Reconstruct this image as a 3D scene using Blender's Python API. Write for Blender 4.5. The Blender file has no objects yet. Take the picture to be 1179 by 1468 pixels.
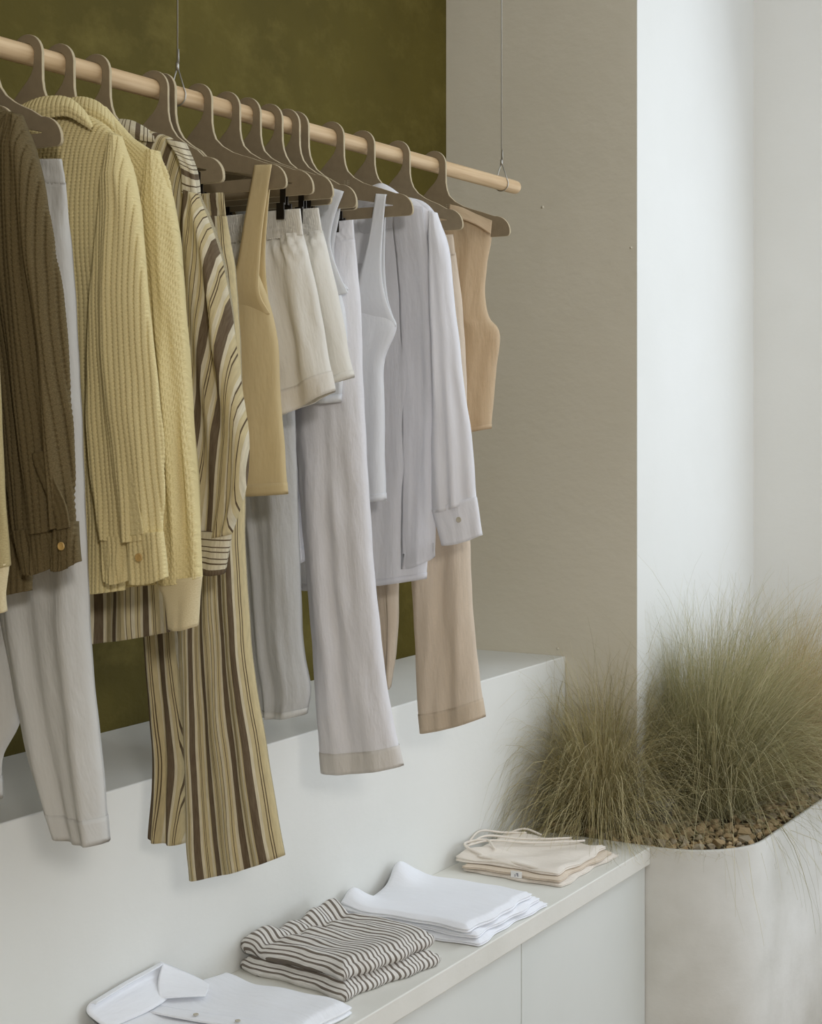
import bpy, bmesh, math, random
import numpy as np
from mathutils import Vector, Matrix

random.seed(7); rng = np.random.default_rng(7)
scene = bpy.context.scene
col = scene.collection

# ------------------------------------------------------------------ camera
FPX, VX, HY, CX, CAMZ = 2400.0, 1960.0, 600.0, 589.5, 1.95
TH = math.atan((VX - CX) / FPX)
FW = np.array([math.cos(TH), math.sin(TH), 0.0])
RT = np.array([math.sin(TH), -math.cos(TH), 0.0])
cam_d = bpy.data.cameras.new('camera')
cam_d.sensor_fit = 'HORIZONTAL'; cam_d.sensor_width = 36.0
cam_d.lens = 36.0 * FPX / 1179.0
cam_d.shift_y = (HY - 734.0) / 1179.0
cam_d.clip_start = 0.05
cam = bpy.data.objects.new('camera', cam_d); col.objects.link(cam)
cam.location = (0, 0, CAMZ)
cam.rotation_euler = (math.pi / 2, 0, TH - math.pi / 2)
scene.camera = cam

# ------------------------------------------------------------------ light
scene.view_settings.view_transform = 'Standard'
scene.view_settings.look = 'None'
scene.view_settings.gamma = 1.0
scene.view_settings.use_curve_mapping = False
scene.view_settings.exposure = -0.1
world = bpy.data.worlds.new('world'); scene.world = world
world.use_nodes = True
bg = world.node_tree.nodes['Background']
bg.inputs[0].default_value = (0.80, 0.88, 1.0, 1); bg.inputs[1].default_value = 1.0

def area(name, loc, rot, sx, sy, power, colr):
    d = bpy.data.lights.new(name, 'AREA'); d.shape = 'RECTANGLE'
    d.size, d.size_y, d.energy, d.color = sx, sy, power, colr
    o = bpy.data.objects.new(name, d); col.objects.link(o)
    o.location = loc; o.rotation_euler = rot
    return o
def aim(loc, to):
    return (Vector(to) - Vector(loc)).to_track_quat('-Z', 'Y').to_euler()
# daylight through the window in the end wall, the shop front in the right wall and a high window behind the camera
area('end_window_daylight', (5.80, 0.15, 2.30), (0, math.radians(72), 0), 3.1, 2.3, 37, (0.82, 0.91, 1.0))
area('shop_front_daylight', (4.3, -2.55, 1.55), (math.radians(90), 0, 0), 2.2, 1.8, 20, (0.80, 0.90, 1.0))
area('added_overhead_fill', (3.45, 0.1, 4.16), (0, 0, 0), 2.6, 1.4, 32, (0.86, 0.93, 1.0))  # added overhead fill to brighten upward faces; the ceiling has no opening
area('high_window_daylight', (-2.35, -2.55, 3.25), aim((-2.35, -2.55, 3.25), (2.8, 1.95, 1.15)), 0.42, 0.42, 100, (1.0, 0.97, 0.93))

# ------------------------------------------------------------------ helpers
def tag(o, label=None, cat=None, group=None, kind=None):
    if label: o['label'] = label
    if cat: o['category'] = cat
    if group: o['group'] = group
    if kind: o['kind'] = kind
    return o

def W(px, py, X):
    """photo pixel -> world point on the plane x = X"""
    r = FW + RT * (px - CX) / FPX
    k = X / r[0]
    return np.array([X, r[1] * k, CAMZ + k * (HY - py) / FPX])

def WZ(px, py, z):
    r = FW + RT * (px - CX) / FPX
    k = (z - CAMZ) / ((HY - py) / FPX)
    return np.array([r[0] * k, r[1] * k, z])

def empty(name, loc):
    o = bpy.data.objects.new(name, None); col.objects.link(o)
    o.location = loc; o.empty_display_size = 0.05
    return o

def mesh_obj(name, verts, faces, mat, parent=None, uv=None, smooth=True):
    me = bpy.data.meshes.new(name)
    v = np.asarray(verts, dtype=float)
    if parent is not None:
        p = parent; off = np.zeros(3)
        while p is not None:
            off += np.array(p.location); p = p.parent
        v = v - off
    me.from_pydata(v.tolist(), [], [tuple(int(i) for i in f) for f in faces])
    if uv is not None:
        l = me.uv_layers.new(name='UVMap')
        li = np.empty(len(me.loops), dtype=np.int32)
        me.loops.foreach_get('vertex_index', li)
        l.data.foreach_set('uv', np.asarray(uv, dtype=np.float32)[li].ravel())
    if smooth:
        me.polygons.foreach_set('use_smooth', [True] * len(me.polygons))
    me.materials.append(mat)
    o = bpy.data.objects.new(name, me); col.objects.link(o)
    if parent is not None: o.parent = parent
    return o

def box(name, lo, hi, mat, parent=None, bevel=0.0):
    (x0, y0, z0), (x1, y1, z1) = lo, hi
    v = [(x0,y0,z0),(x1,y0,z0),(x1,y1,z0),(x0,y1,z0),(x0,y0,z1),(x1,y0,z1),(x1,y1,z1),(x0,y1,z1)]
    f = [(0,3,2,1),(4,5,6,7),(0,1,5,4),(1,2,6,5),(2,3,7,6),(3,0,4,7)]
    o = mesh_obj(name, v, f, mat, parent, smooth=False)
    if bevel:
        m = o.modifiers.new('bevel', 'BEVEL'); m.width = bevel; m.segments = 3; m.limit_method = 'ANGLE'
        o.data.polygons.foreach_set('use_smooth', [True] * 6)
        n = o.modifiers.new('wn', 'WEIGHTED_NORMAL'); n.keep_sharp = True
    return o

def spline(P, T, ts):
    """C1 interpolation of points P at knots T"""
    P = np.asarray(P, float); T = np.asarray(T, float)
    n = len(P)
    M = np.zeros_like(P)
    for i in range(n):
        if i == 0: M[i] = (P[1] - P[0]) / (T[1] - T[0])
        elif i == n - 1: M[i] = (P[-1] - P[-2]) / (T[-1] - T[-2])
        else:
            a, b = T[i] - T[i-1], T[i+1] - T[i]
            M[i] = ((P[i] - P[i-1]) / a * b + (P[i+1] - P[i]) / b * a) / (a + b)
    k = np.clip(np.searchsorted(T, ts, side='right') - 1, 0, n - 2)
    h = (T[k+1] - T[k])[:, None]; u = ((ts - T[k]) / (T[k+1] - T[k]))[:, None]
    return ((2*u**3 - 3*u**2 + 1) * P[k] + (u**3 - 2*u**2 + u) * h * M[k]
            + (-2*u**3 + 3*u**2) * P[k+1] + (u**3 - u**2) * h * M[k+1])

def tube(name, pts, rad, mat, parent=None, seg=10):
    pts = np.asarray(pts, float); n = len(pts)
    rad = np.full(n, rad) if np.isscalar(rad) else np.asarray(rad)
    V, Fc = [], []
    prev = None
    for i in range(n):
        t = pts[min(i+1, n-1)] - pts[max(i-1, 0)]; t /= np.linalg.norm(t)
        a = prev if prev is not None else np.cross(t, [0.31, 0.77, 0.2] if abs(t[2]) > .5 else [0, 0, 1.])
        a = a - t * (a @ t); a /= np.linalg.norm(a); b = np.cross(t, a); prev = a
        for k in range(seg):
            w = 2 * math.pi * k / seg
            V.append(pts[i] + rad[i] * (math.cos(w) * a + math.sin(w) * b))
    for i in range(n - 1):
        for k in range(seg):
            k2 = (k + 1) % seg
            Fc.append((i*seg + k, i*seg + k2, (i+1)*seg + k2, (i+1)*seg + k))
    Fc.append(tuple(range(seg))[::-1]); Fc.append(tuple((n-1)*seg + k for k in range(seg)))
    return mesh_obj(name, V, Fc, mat, parent)

# ------------------------------------------------------------------ materials
def srgb(r, g, b):
    f = lambda c: (c/255/12.92) if c/255 <= 0.04045 else ((c/255 + 0.055)/1.055)**2.4
    return (f(r), f(g), f(b), 1.0)

def new_mat(name):
    m = bpy.data.materials.new(name); m.use_nodes = True
    nt = m.node_tree; nt.nodes.clear()
    out = nt.nodes.new('ShaderNodeOutputMaterial')
    return m, nt, out

def N(nt, t, **kw):
    n = nt.nodes.new(t)
    for k, v in kw.items(): setattr(n, k, v)
    return n

def mix_col(nt, fac, a, b):
    m = N(nt, 'ShaderNodeMix', data_type='RGBA')
    for sock, val in ((m.inputs[0], fac), (m.inputs[6], a), (m.inputs[7], b)):
        if hasattr(val, 'links'): nt.links.new(val, sock)
        else: sock.default_value = val
    return m.outputs[2]

def noise_fac(nt, vec, scale, detail=4, lo=0.35, hi=0.65, rough=.55):
    n = N(nt, 'ShaderNodeTexNoise'); n.inputs['Scale'].default_value = scale
    n.inputs['Detail'].default_value = detail; n.inputs['Roughness'].default_value = rough
    nt.links.new(vec, n.inputs['Vector'])
    r = N(nt, 'ShaderNodeMapRange'); r.inputs[1].default_value = lo; r.inputs[2].default_value = hi
    nt.links.new(n.outputs[0], r.inputs[0])
    return r.outputs[0]

def scaled(nt, vec, s):
    m = N(nt, 'ShaderNodeMapping'); m.inputs['Scale'].default_value = s
    nt.links.new(vec, m.inputs['Vector']); return m.outputs[0]

def bump(nt, h, strength, dist):
    b = N(nt, 'ShaderNodeBump'); b.inputs['Strength'].default_value = strength
    b.inputs['Distance'].default_value = dist; nt.links.new(h, b.inputs['Height']); return b.outputs[0]

def plaster(name, c1, c2, rough=.85, scale=2.2, trowel=.25, c3=None, spec=.25):
    m, nt, out = new_mat(name)
    tc = N(nt, 'ShaderNodeTexCoord').outputs['Object']
    f1 = noise_fac(nt, tc, scale, 6, .32, .68)
    f2 = noise_fac(nt, scaled(nt, tc, (1, 1, 1.6)), scale * 7, 5, .3, .7)
    base = mix_col(nt, f1, c1, c2)
    if c3: 
        f3 = noise_fac(nt, scaled(nt, tc, (1.0, 1.0, 1.5)), scale * 2.2, 8, .50, .74, .65)
        base = mix_col(nt, f3, base, c3)
    p = N(nt, 'ShaderNodeBsdfPrincipled'); p.inputs['Roughness'].default_value = rough
    p.inputs['Specular IOR Level'].default_value = spec
    nt.links.new(base, p.inputs['Base Color'])
    nt.links.new(bump(nt, f2, trowel, .004), p.inputs['Normal'])
    nt.links.new(p.outputs[0], out.inputs[0])
    return m

def simple(name, c, rough=.6, metal=0.0, spec=.4):
    m, nt, out = new_mat(name)
    p = N(nt, 'ShaderNodeBsdfPrincipled')
    tc = N(nt, 'ShaderNodeTexCoord').outputs['Object']
    d = tuple(x * .9 for x in c[:3]) + (1,)
    nt.links.new(mix_col(nt, noise_fac(nt, tc, 60, 3), c, d), p.inputs['Base Color'])
    p.inputs['Roughness'].default_value = rough; p.inputs['Metallic'].default_value = metal
    p.inputs['Specular IOR Level'].default_value = spec
    nt.links.new(p.outputs[0], out.inputs[0]); return m

def cloth_shader(nt, out, colr, trans, sheer, normal=None):
    p = N(nt, 'ShaderNodeBsdfPrincipled'); p.inputs['Roughness'].default_value = .92
    p.inputs['Specular IOR Level'].default_value = .12
    t = N(nt, 'ShaderNodeBsdfTranslucent')
    nt.links.new(colr, p.inputs['Base Color']); nt.links.new(colr, t.inputs['Color'])
    if normal is not None:
        nt.links.new(normal, p.inputs['Normal'])
    mx = N(nt, 'ShaderNodeMixShader'); mx.inputs[0].default_value = trans
    nt.links.new(p.outputs[0], mx.inputs[1]); nt.links.new(t.outputs[0], mx.inputs[2])
    res = mx.outputs[0]
    if sheer:
        tr = N(nt, 'ShaderNodeBsdfTransparent'); m2 = N(nt, 'ShaderNodeMixShader'); m2.inputs[0].default_value = sheer
        nt.links.new(res, m2.inputs[1]); nt.links.new(tr.outputs[0], m2.inputs[2]); res = m2.outputs[0]
    nt.links.new(res, out.inputs[0])

def linen(name, c, trans=.25, sheer=0.0, slub=.10, wr=.5):
    """plain woven cloth: slubs along the warp, soft crease relief"""
    m, nt, out = new_mat(name)
    uv = N(nt, 'ShaderNodeTexCoord').outputs['UV']
    f = noise_fac(nt, scaled(nt, uv, (260, 14, 1)), 1.0, 3)
    g = noise_fac(nt, scaled(nt, uv, (20, 260, 1)), 1.0, 3)
    d = tuple(x * (1 - slub) for x in c[:3]) + (1,)
    base = mix_col(nt, f, c, d)
    base = mix_col(nt, g, base, tuple(x * (1 - slub*.5) for x in c[:3]) + (1,)) if slub > .05 else base
    w1 = noise_fac(nt, scaled(nt, uv, (26, 7, 1)), 1.0, 4, .3, .7)
    a = N(nt, 'ShaderNodeMath', operation='MULTIPLY_ADD'); nt.links.new(f, a.inputs[0]); a.inputs[1].default_value = .06
    nt.links.new(w1, a.inputs[2])
    cloth_shader(nt, out, base, trans, sheer, bump(nt, a.outputs[0], wr, .006))
    return m

def striped(name, period, stops, trans=.12, wob=.0005, axis=0, wr=.5):
    m, nt, out = new_mat(name)
    uv = N(nt, 'ShaderNodeTexCoord').outputs['UV']
    sp = N(nt, 'ShaderNodeSeparateXYZ'); nt.links.new(uv, sp.inputs[0])
    nz = N(nt, 'ShaderNodeTexNoise'); nz.inputs['Scale'].default_value = 1.0; nz.inputs['Detail'].default_value = 2
    nt.links.new(scaled(nt, uv, (12, 9, 1)), nz.inputs['Vector'])
    w = N(nt, 'ShaderNodeMath', operation='MULTIPLY_ADD'); nt.links.new(nz.outputs[0], w.inputs[0])
    w.inputs[1].default_value = wob * 4; nt.links.new(sp.outputs[axis], w.inputs[2])
    dv = N(nt, 'ShaderNodeMath', operation='DIVIDE'); nt.links.new(w.outputs[0], dv.inputs[0]); dv.inputs[1].default_value = period
    fr = N(nt, 'ShaderNodeMath', operation='FRACT'); nt.links.new(dv.outputs[0], fr.inputs[0])
    cr = N(nt, 'ShaderNodeValToRGB'); cr.color_ramp.interpolation = 'CONSTANT'
    el = cr.color_ramp.elements
    el[0].position, el[0].color = stops[0]; el[1].position, el[1].color = stops[1]
    for p, c in stops[2:]:
        e = el.new(p); e.color = c
    nt.links.new(fr.outputs[0], cr.inputs[0])
    sl = noise_fac(nt, scaled(nt, uv, (500, 40, 1)), 1.0, 3)
    base = mix_col(nt, sl, cr.outputs[0], srgb(150, 138, 112)); 
    mixn = base.node; mul = N(nt, 'ShaderNodeMath', operation='MULTIPLY'); nt.links.new(sl, mul.inputs[0]); mul.inputs[1].default_value = .28
    nt.links.new(mul.outputs[0], mixn.inputs[0])
    w1 = noise_fac(nt, scaled(nt, uv, (24, 6, 1)), 1.0, 4, .3, .7)
    cloth_shader(nt, out, base, trans, 0, bump(nt, w1, wr, .006))
    return m

def knit(name, c, c2, trans=.03):
    m, nt, out = new_mat(name)
    uv = N(nt, 'ShaderNodeTexCoord').outputs['UV']
    f = noise_fac(nt, scaled(nt, uv, (700, 700, 1)), 1.0, 2)
    g = noise_fac(nt, scaled(nt, uv, (9, 5, 1)), 1.0, 3)
    base = mix_col(nt, f, c, c2)
    cloth_shader(nt, out, base, trans, 0, bump(nt, f, .25, .001))
    return m

def wood(name, c1, c2):
    m, nt, out = new_mat(name)
    tc = N(nt, 'ShaderNodeTexCoord').outputs['Object']
    f = noise_fac(nt, scaled(nt, tc, (3, 90, 90)), 1.0, 6, .35, .65)
    g = noise_fac(nt, scaled(nt, tc, (9, 40, 40)), 1.0, 3, .45, .8)
    base = mix_col(nt, f, c1, c2)
    p = N(nt, 'ShaderNodeBsdfPrincipled'); p.inputs['Roughness'].default_value = .62
    p.inputs['Specular IOR Level'].default_value = .25
    nt.links.new(base, p.inputs['Base Color'])
    nt.links.new(bump(nt, f, .15, .001), p.inputs['Normal'])
    nt.links.new(p.outputs[0], out.inputs[0]); return m

M = {}
M['olive'] = plaster('olive_plaster', srgb(94, 83, 30), srgb(82, 72, 24), c3=srgb(106, 94, 42), scale=3.0, trowel=.35)
M['greige'] = plaster('greige_plaster', srgb(224, 217, 200), srgb(218, 211, 193), scale=1.6)
M['white_wall'] = plaster('white_plaster', srgb(232, 231, 226), srgb(226, 225, 219), scale=1.3, trowel=.15)
M['plinth'] = plaster('white_plinth_plaster', srgb(230, 229, 223), srgb(222, 221, 214), scale=1.5, trowel=.15)
M['top'] = plaster('worktop_microcement', srgb(230, 228, 220), srgb(222, 220, 211), scale=4, trowel=.08, rough=.7)
M['planter'] = plaster('planter_microcement', srgb(222, 220, 214), srgb(200, 197, 188), scale=3.0, trowel=.12, rough=.8)
M['cab'] = plaster('cabinet_paint', srgb(222, 224, 219), srgb(216, 219, 214), scale=2, trowel=.05, rough=.6)
M['floor'] = plaster('floor_oak', srgb(160, 136, 104), srgb(146, 122, 92), scale=1.2, trowel=.1)
M['ceil'] = plaster('ceiling_paint', srgb(228, 226, 220), srgb(222, 220, 214), scale=1.2, trowel=.1)
M['dark'] = simple('dark_recess', srgb(60, 58, 54), .9)
M['rod'] = wood('pale_ash_wood', srgb(216, 189, 150), srgb(190, 159, 118))
M['hanger'] = simple('taupe_stained_board', srgb(144, 129, 104), .75, spec=.25)
M['hanger_edge'] = simple('taupe_board_edge', srgb(190, 176, 145), .8, spec=.2)
M['clip'] = simple('dark_metal_clip', srgb(60, 54, 46), .4, .8)
M['steel'] = simple('steel_cable', srgb(190, 188, 180), .4, .8)
M['brown_knit'] = knit('brown_waffle_knit', srgb(116, 102, 72), srgb(94, 81, 55))
M['tan_knit'] = knit('tan_knit', srgb(186, 170, 126), srgb(170, 154, 110))
M['yellow_knit'] = knit('butter_waffle_knit', srgb(230, 214, 162), srgb(212, 195, 142), .04)
M['yellow_rib'] = knit('butter_rib_knit', srgb(222, 207, 168), srgb(210, 194, 154), .04)
M['white_cot'] = linen('white_cotton', srgb(214, 212, 206), .12, slub=.03)
M['white_crisp'] = linen('crisp_white_jersey', srgb(242, 243, 245), .15, slub=.02, wr=.3)
M['ivory'] = linen('ivory_cotton', srgb(240, 236, 226), .15, slub=.03)
M['ivory_hem'] = linen('ivory_double_cotton', srgb(234, 228, 217), .12, slub=.03)
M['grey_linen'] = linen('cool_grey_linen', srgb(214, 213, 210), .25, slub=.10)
M['white_linen'] = linen('white_linen', srgb(242, 240, 242), .15, slub=.07)
M['white_linen_hem'] = linen('white_double_linen', srgb(228, 223, 216), .1, slub=.07)
M['sheer'] = linen('sheer_white_linen', srgb(246, 245, 248), .2, sheer=.20, slub=.03, wr=.4)
M['sheer2'] = linen('sheer_white_linen_double', srgb(246, 245, 248), .15, sheer=.04, slub=.03, wr=.3)
M['cream'] = linen('cream_jersey', srgb(226, 206, 160), .25, slub=.02, wr=.3)
M['beige_linen'] = linen('beige_linen', srgb(234, 218, 197), .25, slub=.12)
M['beige_hem'] = linen('beige_double_linen', srgb(220, 202, 178), .12, slub=.12)
M['apricot'] = linen('apricot_linen', srgb(230, 206, 172), .25, slub=.12, sheer=.08)
M['white_fold'] = linen('folded_white_jersey', srgb(243, 244, 248), 0, slub=.02, wr=.3)
M['shirt_fold'] = linen('folded_white_cotton', srgb(240, 241, 244), 0, slub=.02, wr=.3)
M['beige_cot'] = linen('beige_cotton', srgb(222, 207, 188), 0, slub=.04)
M['beige_cot2'] = linen('pale_beige_cotton', srgb(234, 225, 213), 0, slub=.04)
_c, _o, _b, _t = srgb(212, 196, 152), srgb(226, 216, 188), srgb(104, 88, 70), srgb(92, 74, 54)
M['stripe'] = striped('brown_striped_linen', .105, [(0, _b), (.12, _o), (.165, _c), (.195, _t), (.207, _c), (.222, _t), (.234, _c), (.30, _o), (.345, _c),
    (.37, _b), (.49, _o), (.53, _c), (.58, _t), (.592, _c), (.612, _t), (.624, _c), (.70, _o), (.73, _t), (.742, _c), (.80, _t), (.812, _o), (.86, _c), (.90, _t), (.912, _c), (.95, _o)])
M['stripe_across'] = striped('brown_striped_linen_crosswise', .07, [(0, _b), (.15, _o), (.25, _t), (.28, _o), (.36, _t), (.39, _o), (.52, _t), (.55, _o), (.63, _t), (.66, _o), (.8, _t), (.83, _o)], axis=1)
_w, _g = srgb(230, 227, 222), srgb(112, 103, 97)
M['ticking'] = striped('grey_ticking_stripe', .0135, [(0, _g), (.40, _w)], wob=.004, axis=0, trans=0)
M['button'] = simple('horn_button', srgb(200, 164, 98), .35, spec=.6)
M['shell_button'] = simple('shell_button', srgb(196, 188, 170), .35, spec=.6)
M['soil'] = plaster('dry_soil', srgb(96, 80, 56), srgb(70, 57, 40), scale=30, trowel=1.0)
M['stone'] = plaster('tan_stone', srgb(206, 180, 140), srgb(170, 146, 110), scale=40, trowel=.3)
M['stone2'] = plaster('grey_stone', srgb(192, 178, 154), srgb(156, 142, 120), scale=40, trowel=.3)
M['plastic'] = simple('grey_plastic', srgb(84, 84, 90), .5)
M['plastic_rim'] = simple('pale_grey_plastic', srgb(168, 164, 164), .5)
M['care'] = simple('white_label', srgb(235, 233, 230), .8)
M['ink'] = simple('dark_ink', srgb(60, 58, 90), .8)
M['mark'] = simple('pale_print', srgb(176, 164, 138), .8)

# ------------------------------------------------------------------ setting
YO, YP, XW, YPIL, XE = 2.50, 2.092, 4.60, 1.863, 5.675     # olive wall, plinth face, far wall, pillar side, end wall
ZT, ZPL, CEIL, YR, XB = CAMZ - 1.176, CAMZ - 0.714, 4.2, -2.7, -3.6
st = lambda o: tag(o, kind='structure')
st(box('floor', (XB, YR, -.1), (XE + .3, YO + .2, 0), M['floor']))
st(box('ceiling', (XB, YR, CEIL), (XE + .3, YO + .2, CEIL + .1), M['ceil']))
st(box('wall_left', (XB, YO, 0), (XW + .02, YO + .2, CEIL), M['olive']))
far = st(box('wall_far', (XW, YPIL + .0, 0), (XW + .12, YO + .2, CEIL), M['greige']))
for px_, py_, r_ in ((778, 297, .0045), (905, 355, .0035), (800, 930, .004)):
    c_ = W(px_, py_, XW)
    tube('anchor_hole', [(XW - .0012, c_[1], c_[2]), (XW + .004, c_[1], c_[2])], r_, M['greige'], far, 10)
st(box('wall_pillar', (XW + .0004, YPIL - .0015, 0), (XE + .3, YPIL + .2, CEIL), M['white_wall']))
# end wall with the shop window opening
WY0, WY1, WZ0, WZ1 = -1.1, 1.40, .6, 3.95
st(box('wall_end', (XE, WY1, 0), (XE + .3, YPIL + .1, CEIL), M['white_wall']))
st(box('wall_end', (XE, YR, 0), (XE + .3, WY0, CEIL), M['white_wall']))
st(box('wall_end', (XE, WY0, 0), (XE + .3, WY1, WZ0), M['white_wall']))
st(box('wall_end', (XE, WY0, WZ1), (XE + .3, WY1, CEIL), M['white_wall']))
# right wall with side window, back wall
for lo, hi in (((XB, 0), (-3.1, CEIL)), ((-3.1, 0), (-1.6, 2.4)), ((-3.1, 4.05), (-1.6, CEIL)), ((-1.6, 0), (1.35, CEIL)), ((1.35, 0), (5.5, .6)), ((1.35, 3.9), (5.5, CEIL)), ((5.5, 0), (XE + .3, CEIL))):
    st(box('wall_right', (lo[0], YR - .2, lo[1]), (hi[0], YR, hi[1]), M['white_wall']))
st(box('wall_back', (XB - .2, YR - .2, 0), (XB, YO + .2, CEIL), M['white_wall']))
st(box('plinth', (XB, YP, 0), (XW, YO, ZPL), M['plinth'], bevel=.004))

# ------------------------------------------------------------------ counter
XC = 4.316
wt = box('worktop', (1.2, 1.708, ZT - .048), (XC, YP, ZT), M['top'], bevel=.003)
tag(wt, 'long pale stone-like worktop carrying the folded clothes', 'worktop')
for i, (x0, x1, lab) in enumerate([(1.99, 2.762, 'white cabinet unit under the worktop farthest from the planter'),
                                   (2.766, 3.5365, 'white cabinet unit under the folded striped shorts and white shirt'),
                                   (3.5405, XC - .004, 'white flat-front cabinet unit next to the planter')]):
    r = empty('cabinet', ((x0 + x1) / 2, 1.9, 0))
    tag(r, lab, 'cabinet', 'cabinet units under the worktop')
    box('body', (x0, 1.742, .07), (x1, YP - .002, ZT - .05), M['dark'], r)
    box('door', (x0, 1.722, .07), (x1, 1.7415, ZT - .054), M['cab'], r, bevel=.0012)
    box('toe_kick', (x0, 1.77, 0), (x1, 1.79, .07), M['dark'], r)

# ------------------------------------------------------------------ planter
pl = empty('planter', (4.9, 1.65, 0))
tag(pl, 'pale round-cornered built-in planter with dry grasses at the counter end', 'planter')
def planter_path(off):
    R0 = .235; y1 = 1.455 + off; x0 = XC + off; R = R0 - off; p = [(x0, YP - .001)]
    for k in range(0, 6): p.append((x0, YP - .05 - (YP - .05 - 1.69) * k / 5))
    for k in range(1, 25):
        a = math.pi / 2 * k / 24
        p.append((x0 + R * (1 - math.cos(a)), 1.69 - R * math.sin(a)))
    for k in range(1, 8): p.append((x0 + R + (XE - .001 - x0 - R) * k / 7, y1))
    return p
po, pi_ = planter_path(0), planter_path(.014)
rounds = [(po, 0), (po, ZT - .004), (planter_path(.003), ZT), (planter_path(.011), ZT), (pi_, ZT - .004), (pi_, ZT - .10)]
V = [(x, y, z) for path, z in rounds for x, y in path]; n = len(po)
Fc = [(r*n + k, r*n + k + 1, (r+1)*n + k + 1, (r+1)*n + k) for r in range(len(rounds) - 1) for k in range(n - 1)]
mesh_obj('shell', V, Fc, M['planter'], pl)
ZS = ZT - .022
sv = [(x, y, ZS) for x, y in pi_] + [(XE - .001, YPIL - .003, ZS), (XW - .001, YPIL - .003, ZS), (XW - .001, YP - .001, ZS)]
mesh_obj('soil', sv, [tuple(range(len(sv)))], M['soil'], pl, smooth=False)

def in_bed(x, y, m=.02):
    if y < 1.47 + m or x < XC + .014 + m or x > XE - m: return False
    if x < XW - m:
        if y > YP - m: return False
    elif y > YPIL - m: return False
    cx, cy, R = XC + .235, 1.69, .235 - .014 - m
    if x < cx and y < cy and math.hypot(x - cx, y - cy) > R: return False
    return True

# stones
stone_meshes = []
for s in range(8):
    bm = bmesh.new()
    for k in range(13):
        d = Vector(rng.normal(size=3)); d.normalize()
        d = Vector((d.x * 1.0, d.y * .8, d.z * .62)) * (.85 + .3 * rng.random())
        bm.verts.new(d)
    r = bmesh.ops.convex_hull(bm, input=bm.verts[:])
    for v in [v for v in bm.verts if not v.link_faces]: bm.verts.remove(v)
    me = bpy.data.meshes.new('stone'); bm.to_mesh(me); bm.free()
    me.materials.append(M['stone'] if s % 3 else M['stone2']); stone_meshes.append(me)
placed = []; cells = {}
tries = 0
while len(placed) < 285 and tries < 60000:
    tries += 1
    x = XC + rng.random() ** 1.5 * 1.1; y = 1.47 + rng.random() * .61
    if rng.random() < .55: y = 1.47 + rng.random() ** 1.6 * .35
    r = .012 + .013 * rng.random() ** 1.4
    if not in_bed(x, y, r * 1.05): continue
    if any((x-a)**2 + (y-b)**2 < ((r + c) * .80)**2 for a, b, c in placed): continue
    placed.append((x, y, r))
for x, y, r in placed:
    o = bpy.data.objects.new('stone', stone_meshes[rng.integers(8)]); col.objects.link(o)
    o.location = (x, y, ZS + r * .5 + .004); o.scale = (r, r, r); o.rotation_euler = (rng.normal() * .3, rng.normal() * .3, rng.random() * 6.28)
    tag(o, 'tan chipped stone covering the planter soil among the grasses', 'stone', 'stones in the planter')
V, Fc = [], []
while len(Fc) < 16000:
    x = XC + rng.random() * 1.33; y = 1.47 + rng.random() * .6; r = .006 + .009 * rng.random()
    if not in_bed(x, y, r): continue
    me = stone_meshes[rng.integers(8)]; b = len(V); a = rng.random() * 6.28; ca, sa = math.cos(a), math.sin(a)
    for v in me.vertices:
        V.append((x + r * (v.co.x * ca - v.co.y * sa), y + r * (v.co.x * sa + v.co.y * ca), ZS + r * .3 + r * v.co.z))
    Fc += [tuple(b + i for i in p.vertices) for p in me.polygons]
g = mesh_obj('gravel', V, Fc, M['stone'], None, smooth=False)
tag(g, 'small tan gravel filling the bed between larger stones', 'gravel', kind='stuff')

# grasses
def grass_mat(name, cols):
    m, nt, out = new_mat(name)
    uv = N(nt, 'ShaderNodeTexCoord').outputs['UV']
    sp = N(nt, 'ShaderNodeSeparateXYZ'); nt.links.new(uv, sp.inputs[0])
    cr = N(nt, 'ShaderNodeValToRGB'); el = cr.color_ramp.elements
    el[0].position, el[0].color = 0, cols[0]; el[1].position, el[1].color = 1, cols[-1]
    for i, c in enumerate(cols[1:-1]):
        e = el.new((i + 1) / (len(cols) - 1)); e.color = c
    nt.links.new(sp.outputs[0], cr.inputs[0])
    cloth_shader(nt, out, cr.outputs[0], .35, 0)
    return m
M['grass'] = grass_mat('feather_grass_olive', [srgb(140, 128, 86), srgb(184, 170, 124), srgb(222, 210, 170), srgb(158, 152, 106)])
M['grass2'] = grass_mat('feather_grass_green', [srgb(134, 130, 92), srgb(170, 162, 118), srgb(214, 204, 166), srgb(150, 150, 110)])
M['grass3'] = grass_mat('feather_grass_straw', [srgb(164, 144, 104), srgb(190, 170, 128), srgb(214, 198, 160), srgb(166, 152, 112)])

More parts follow.
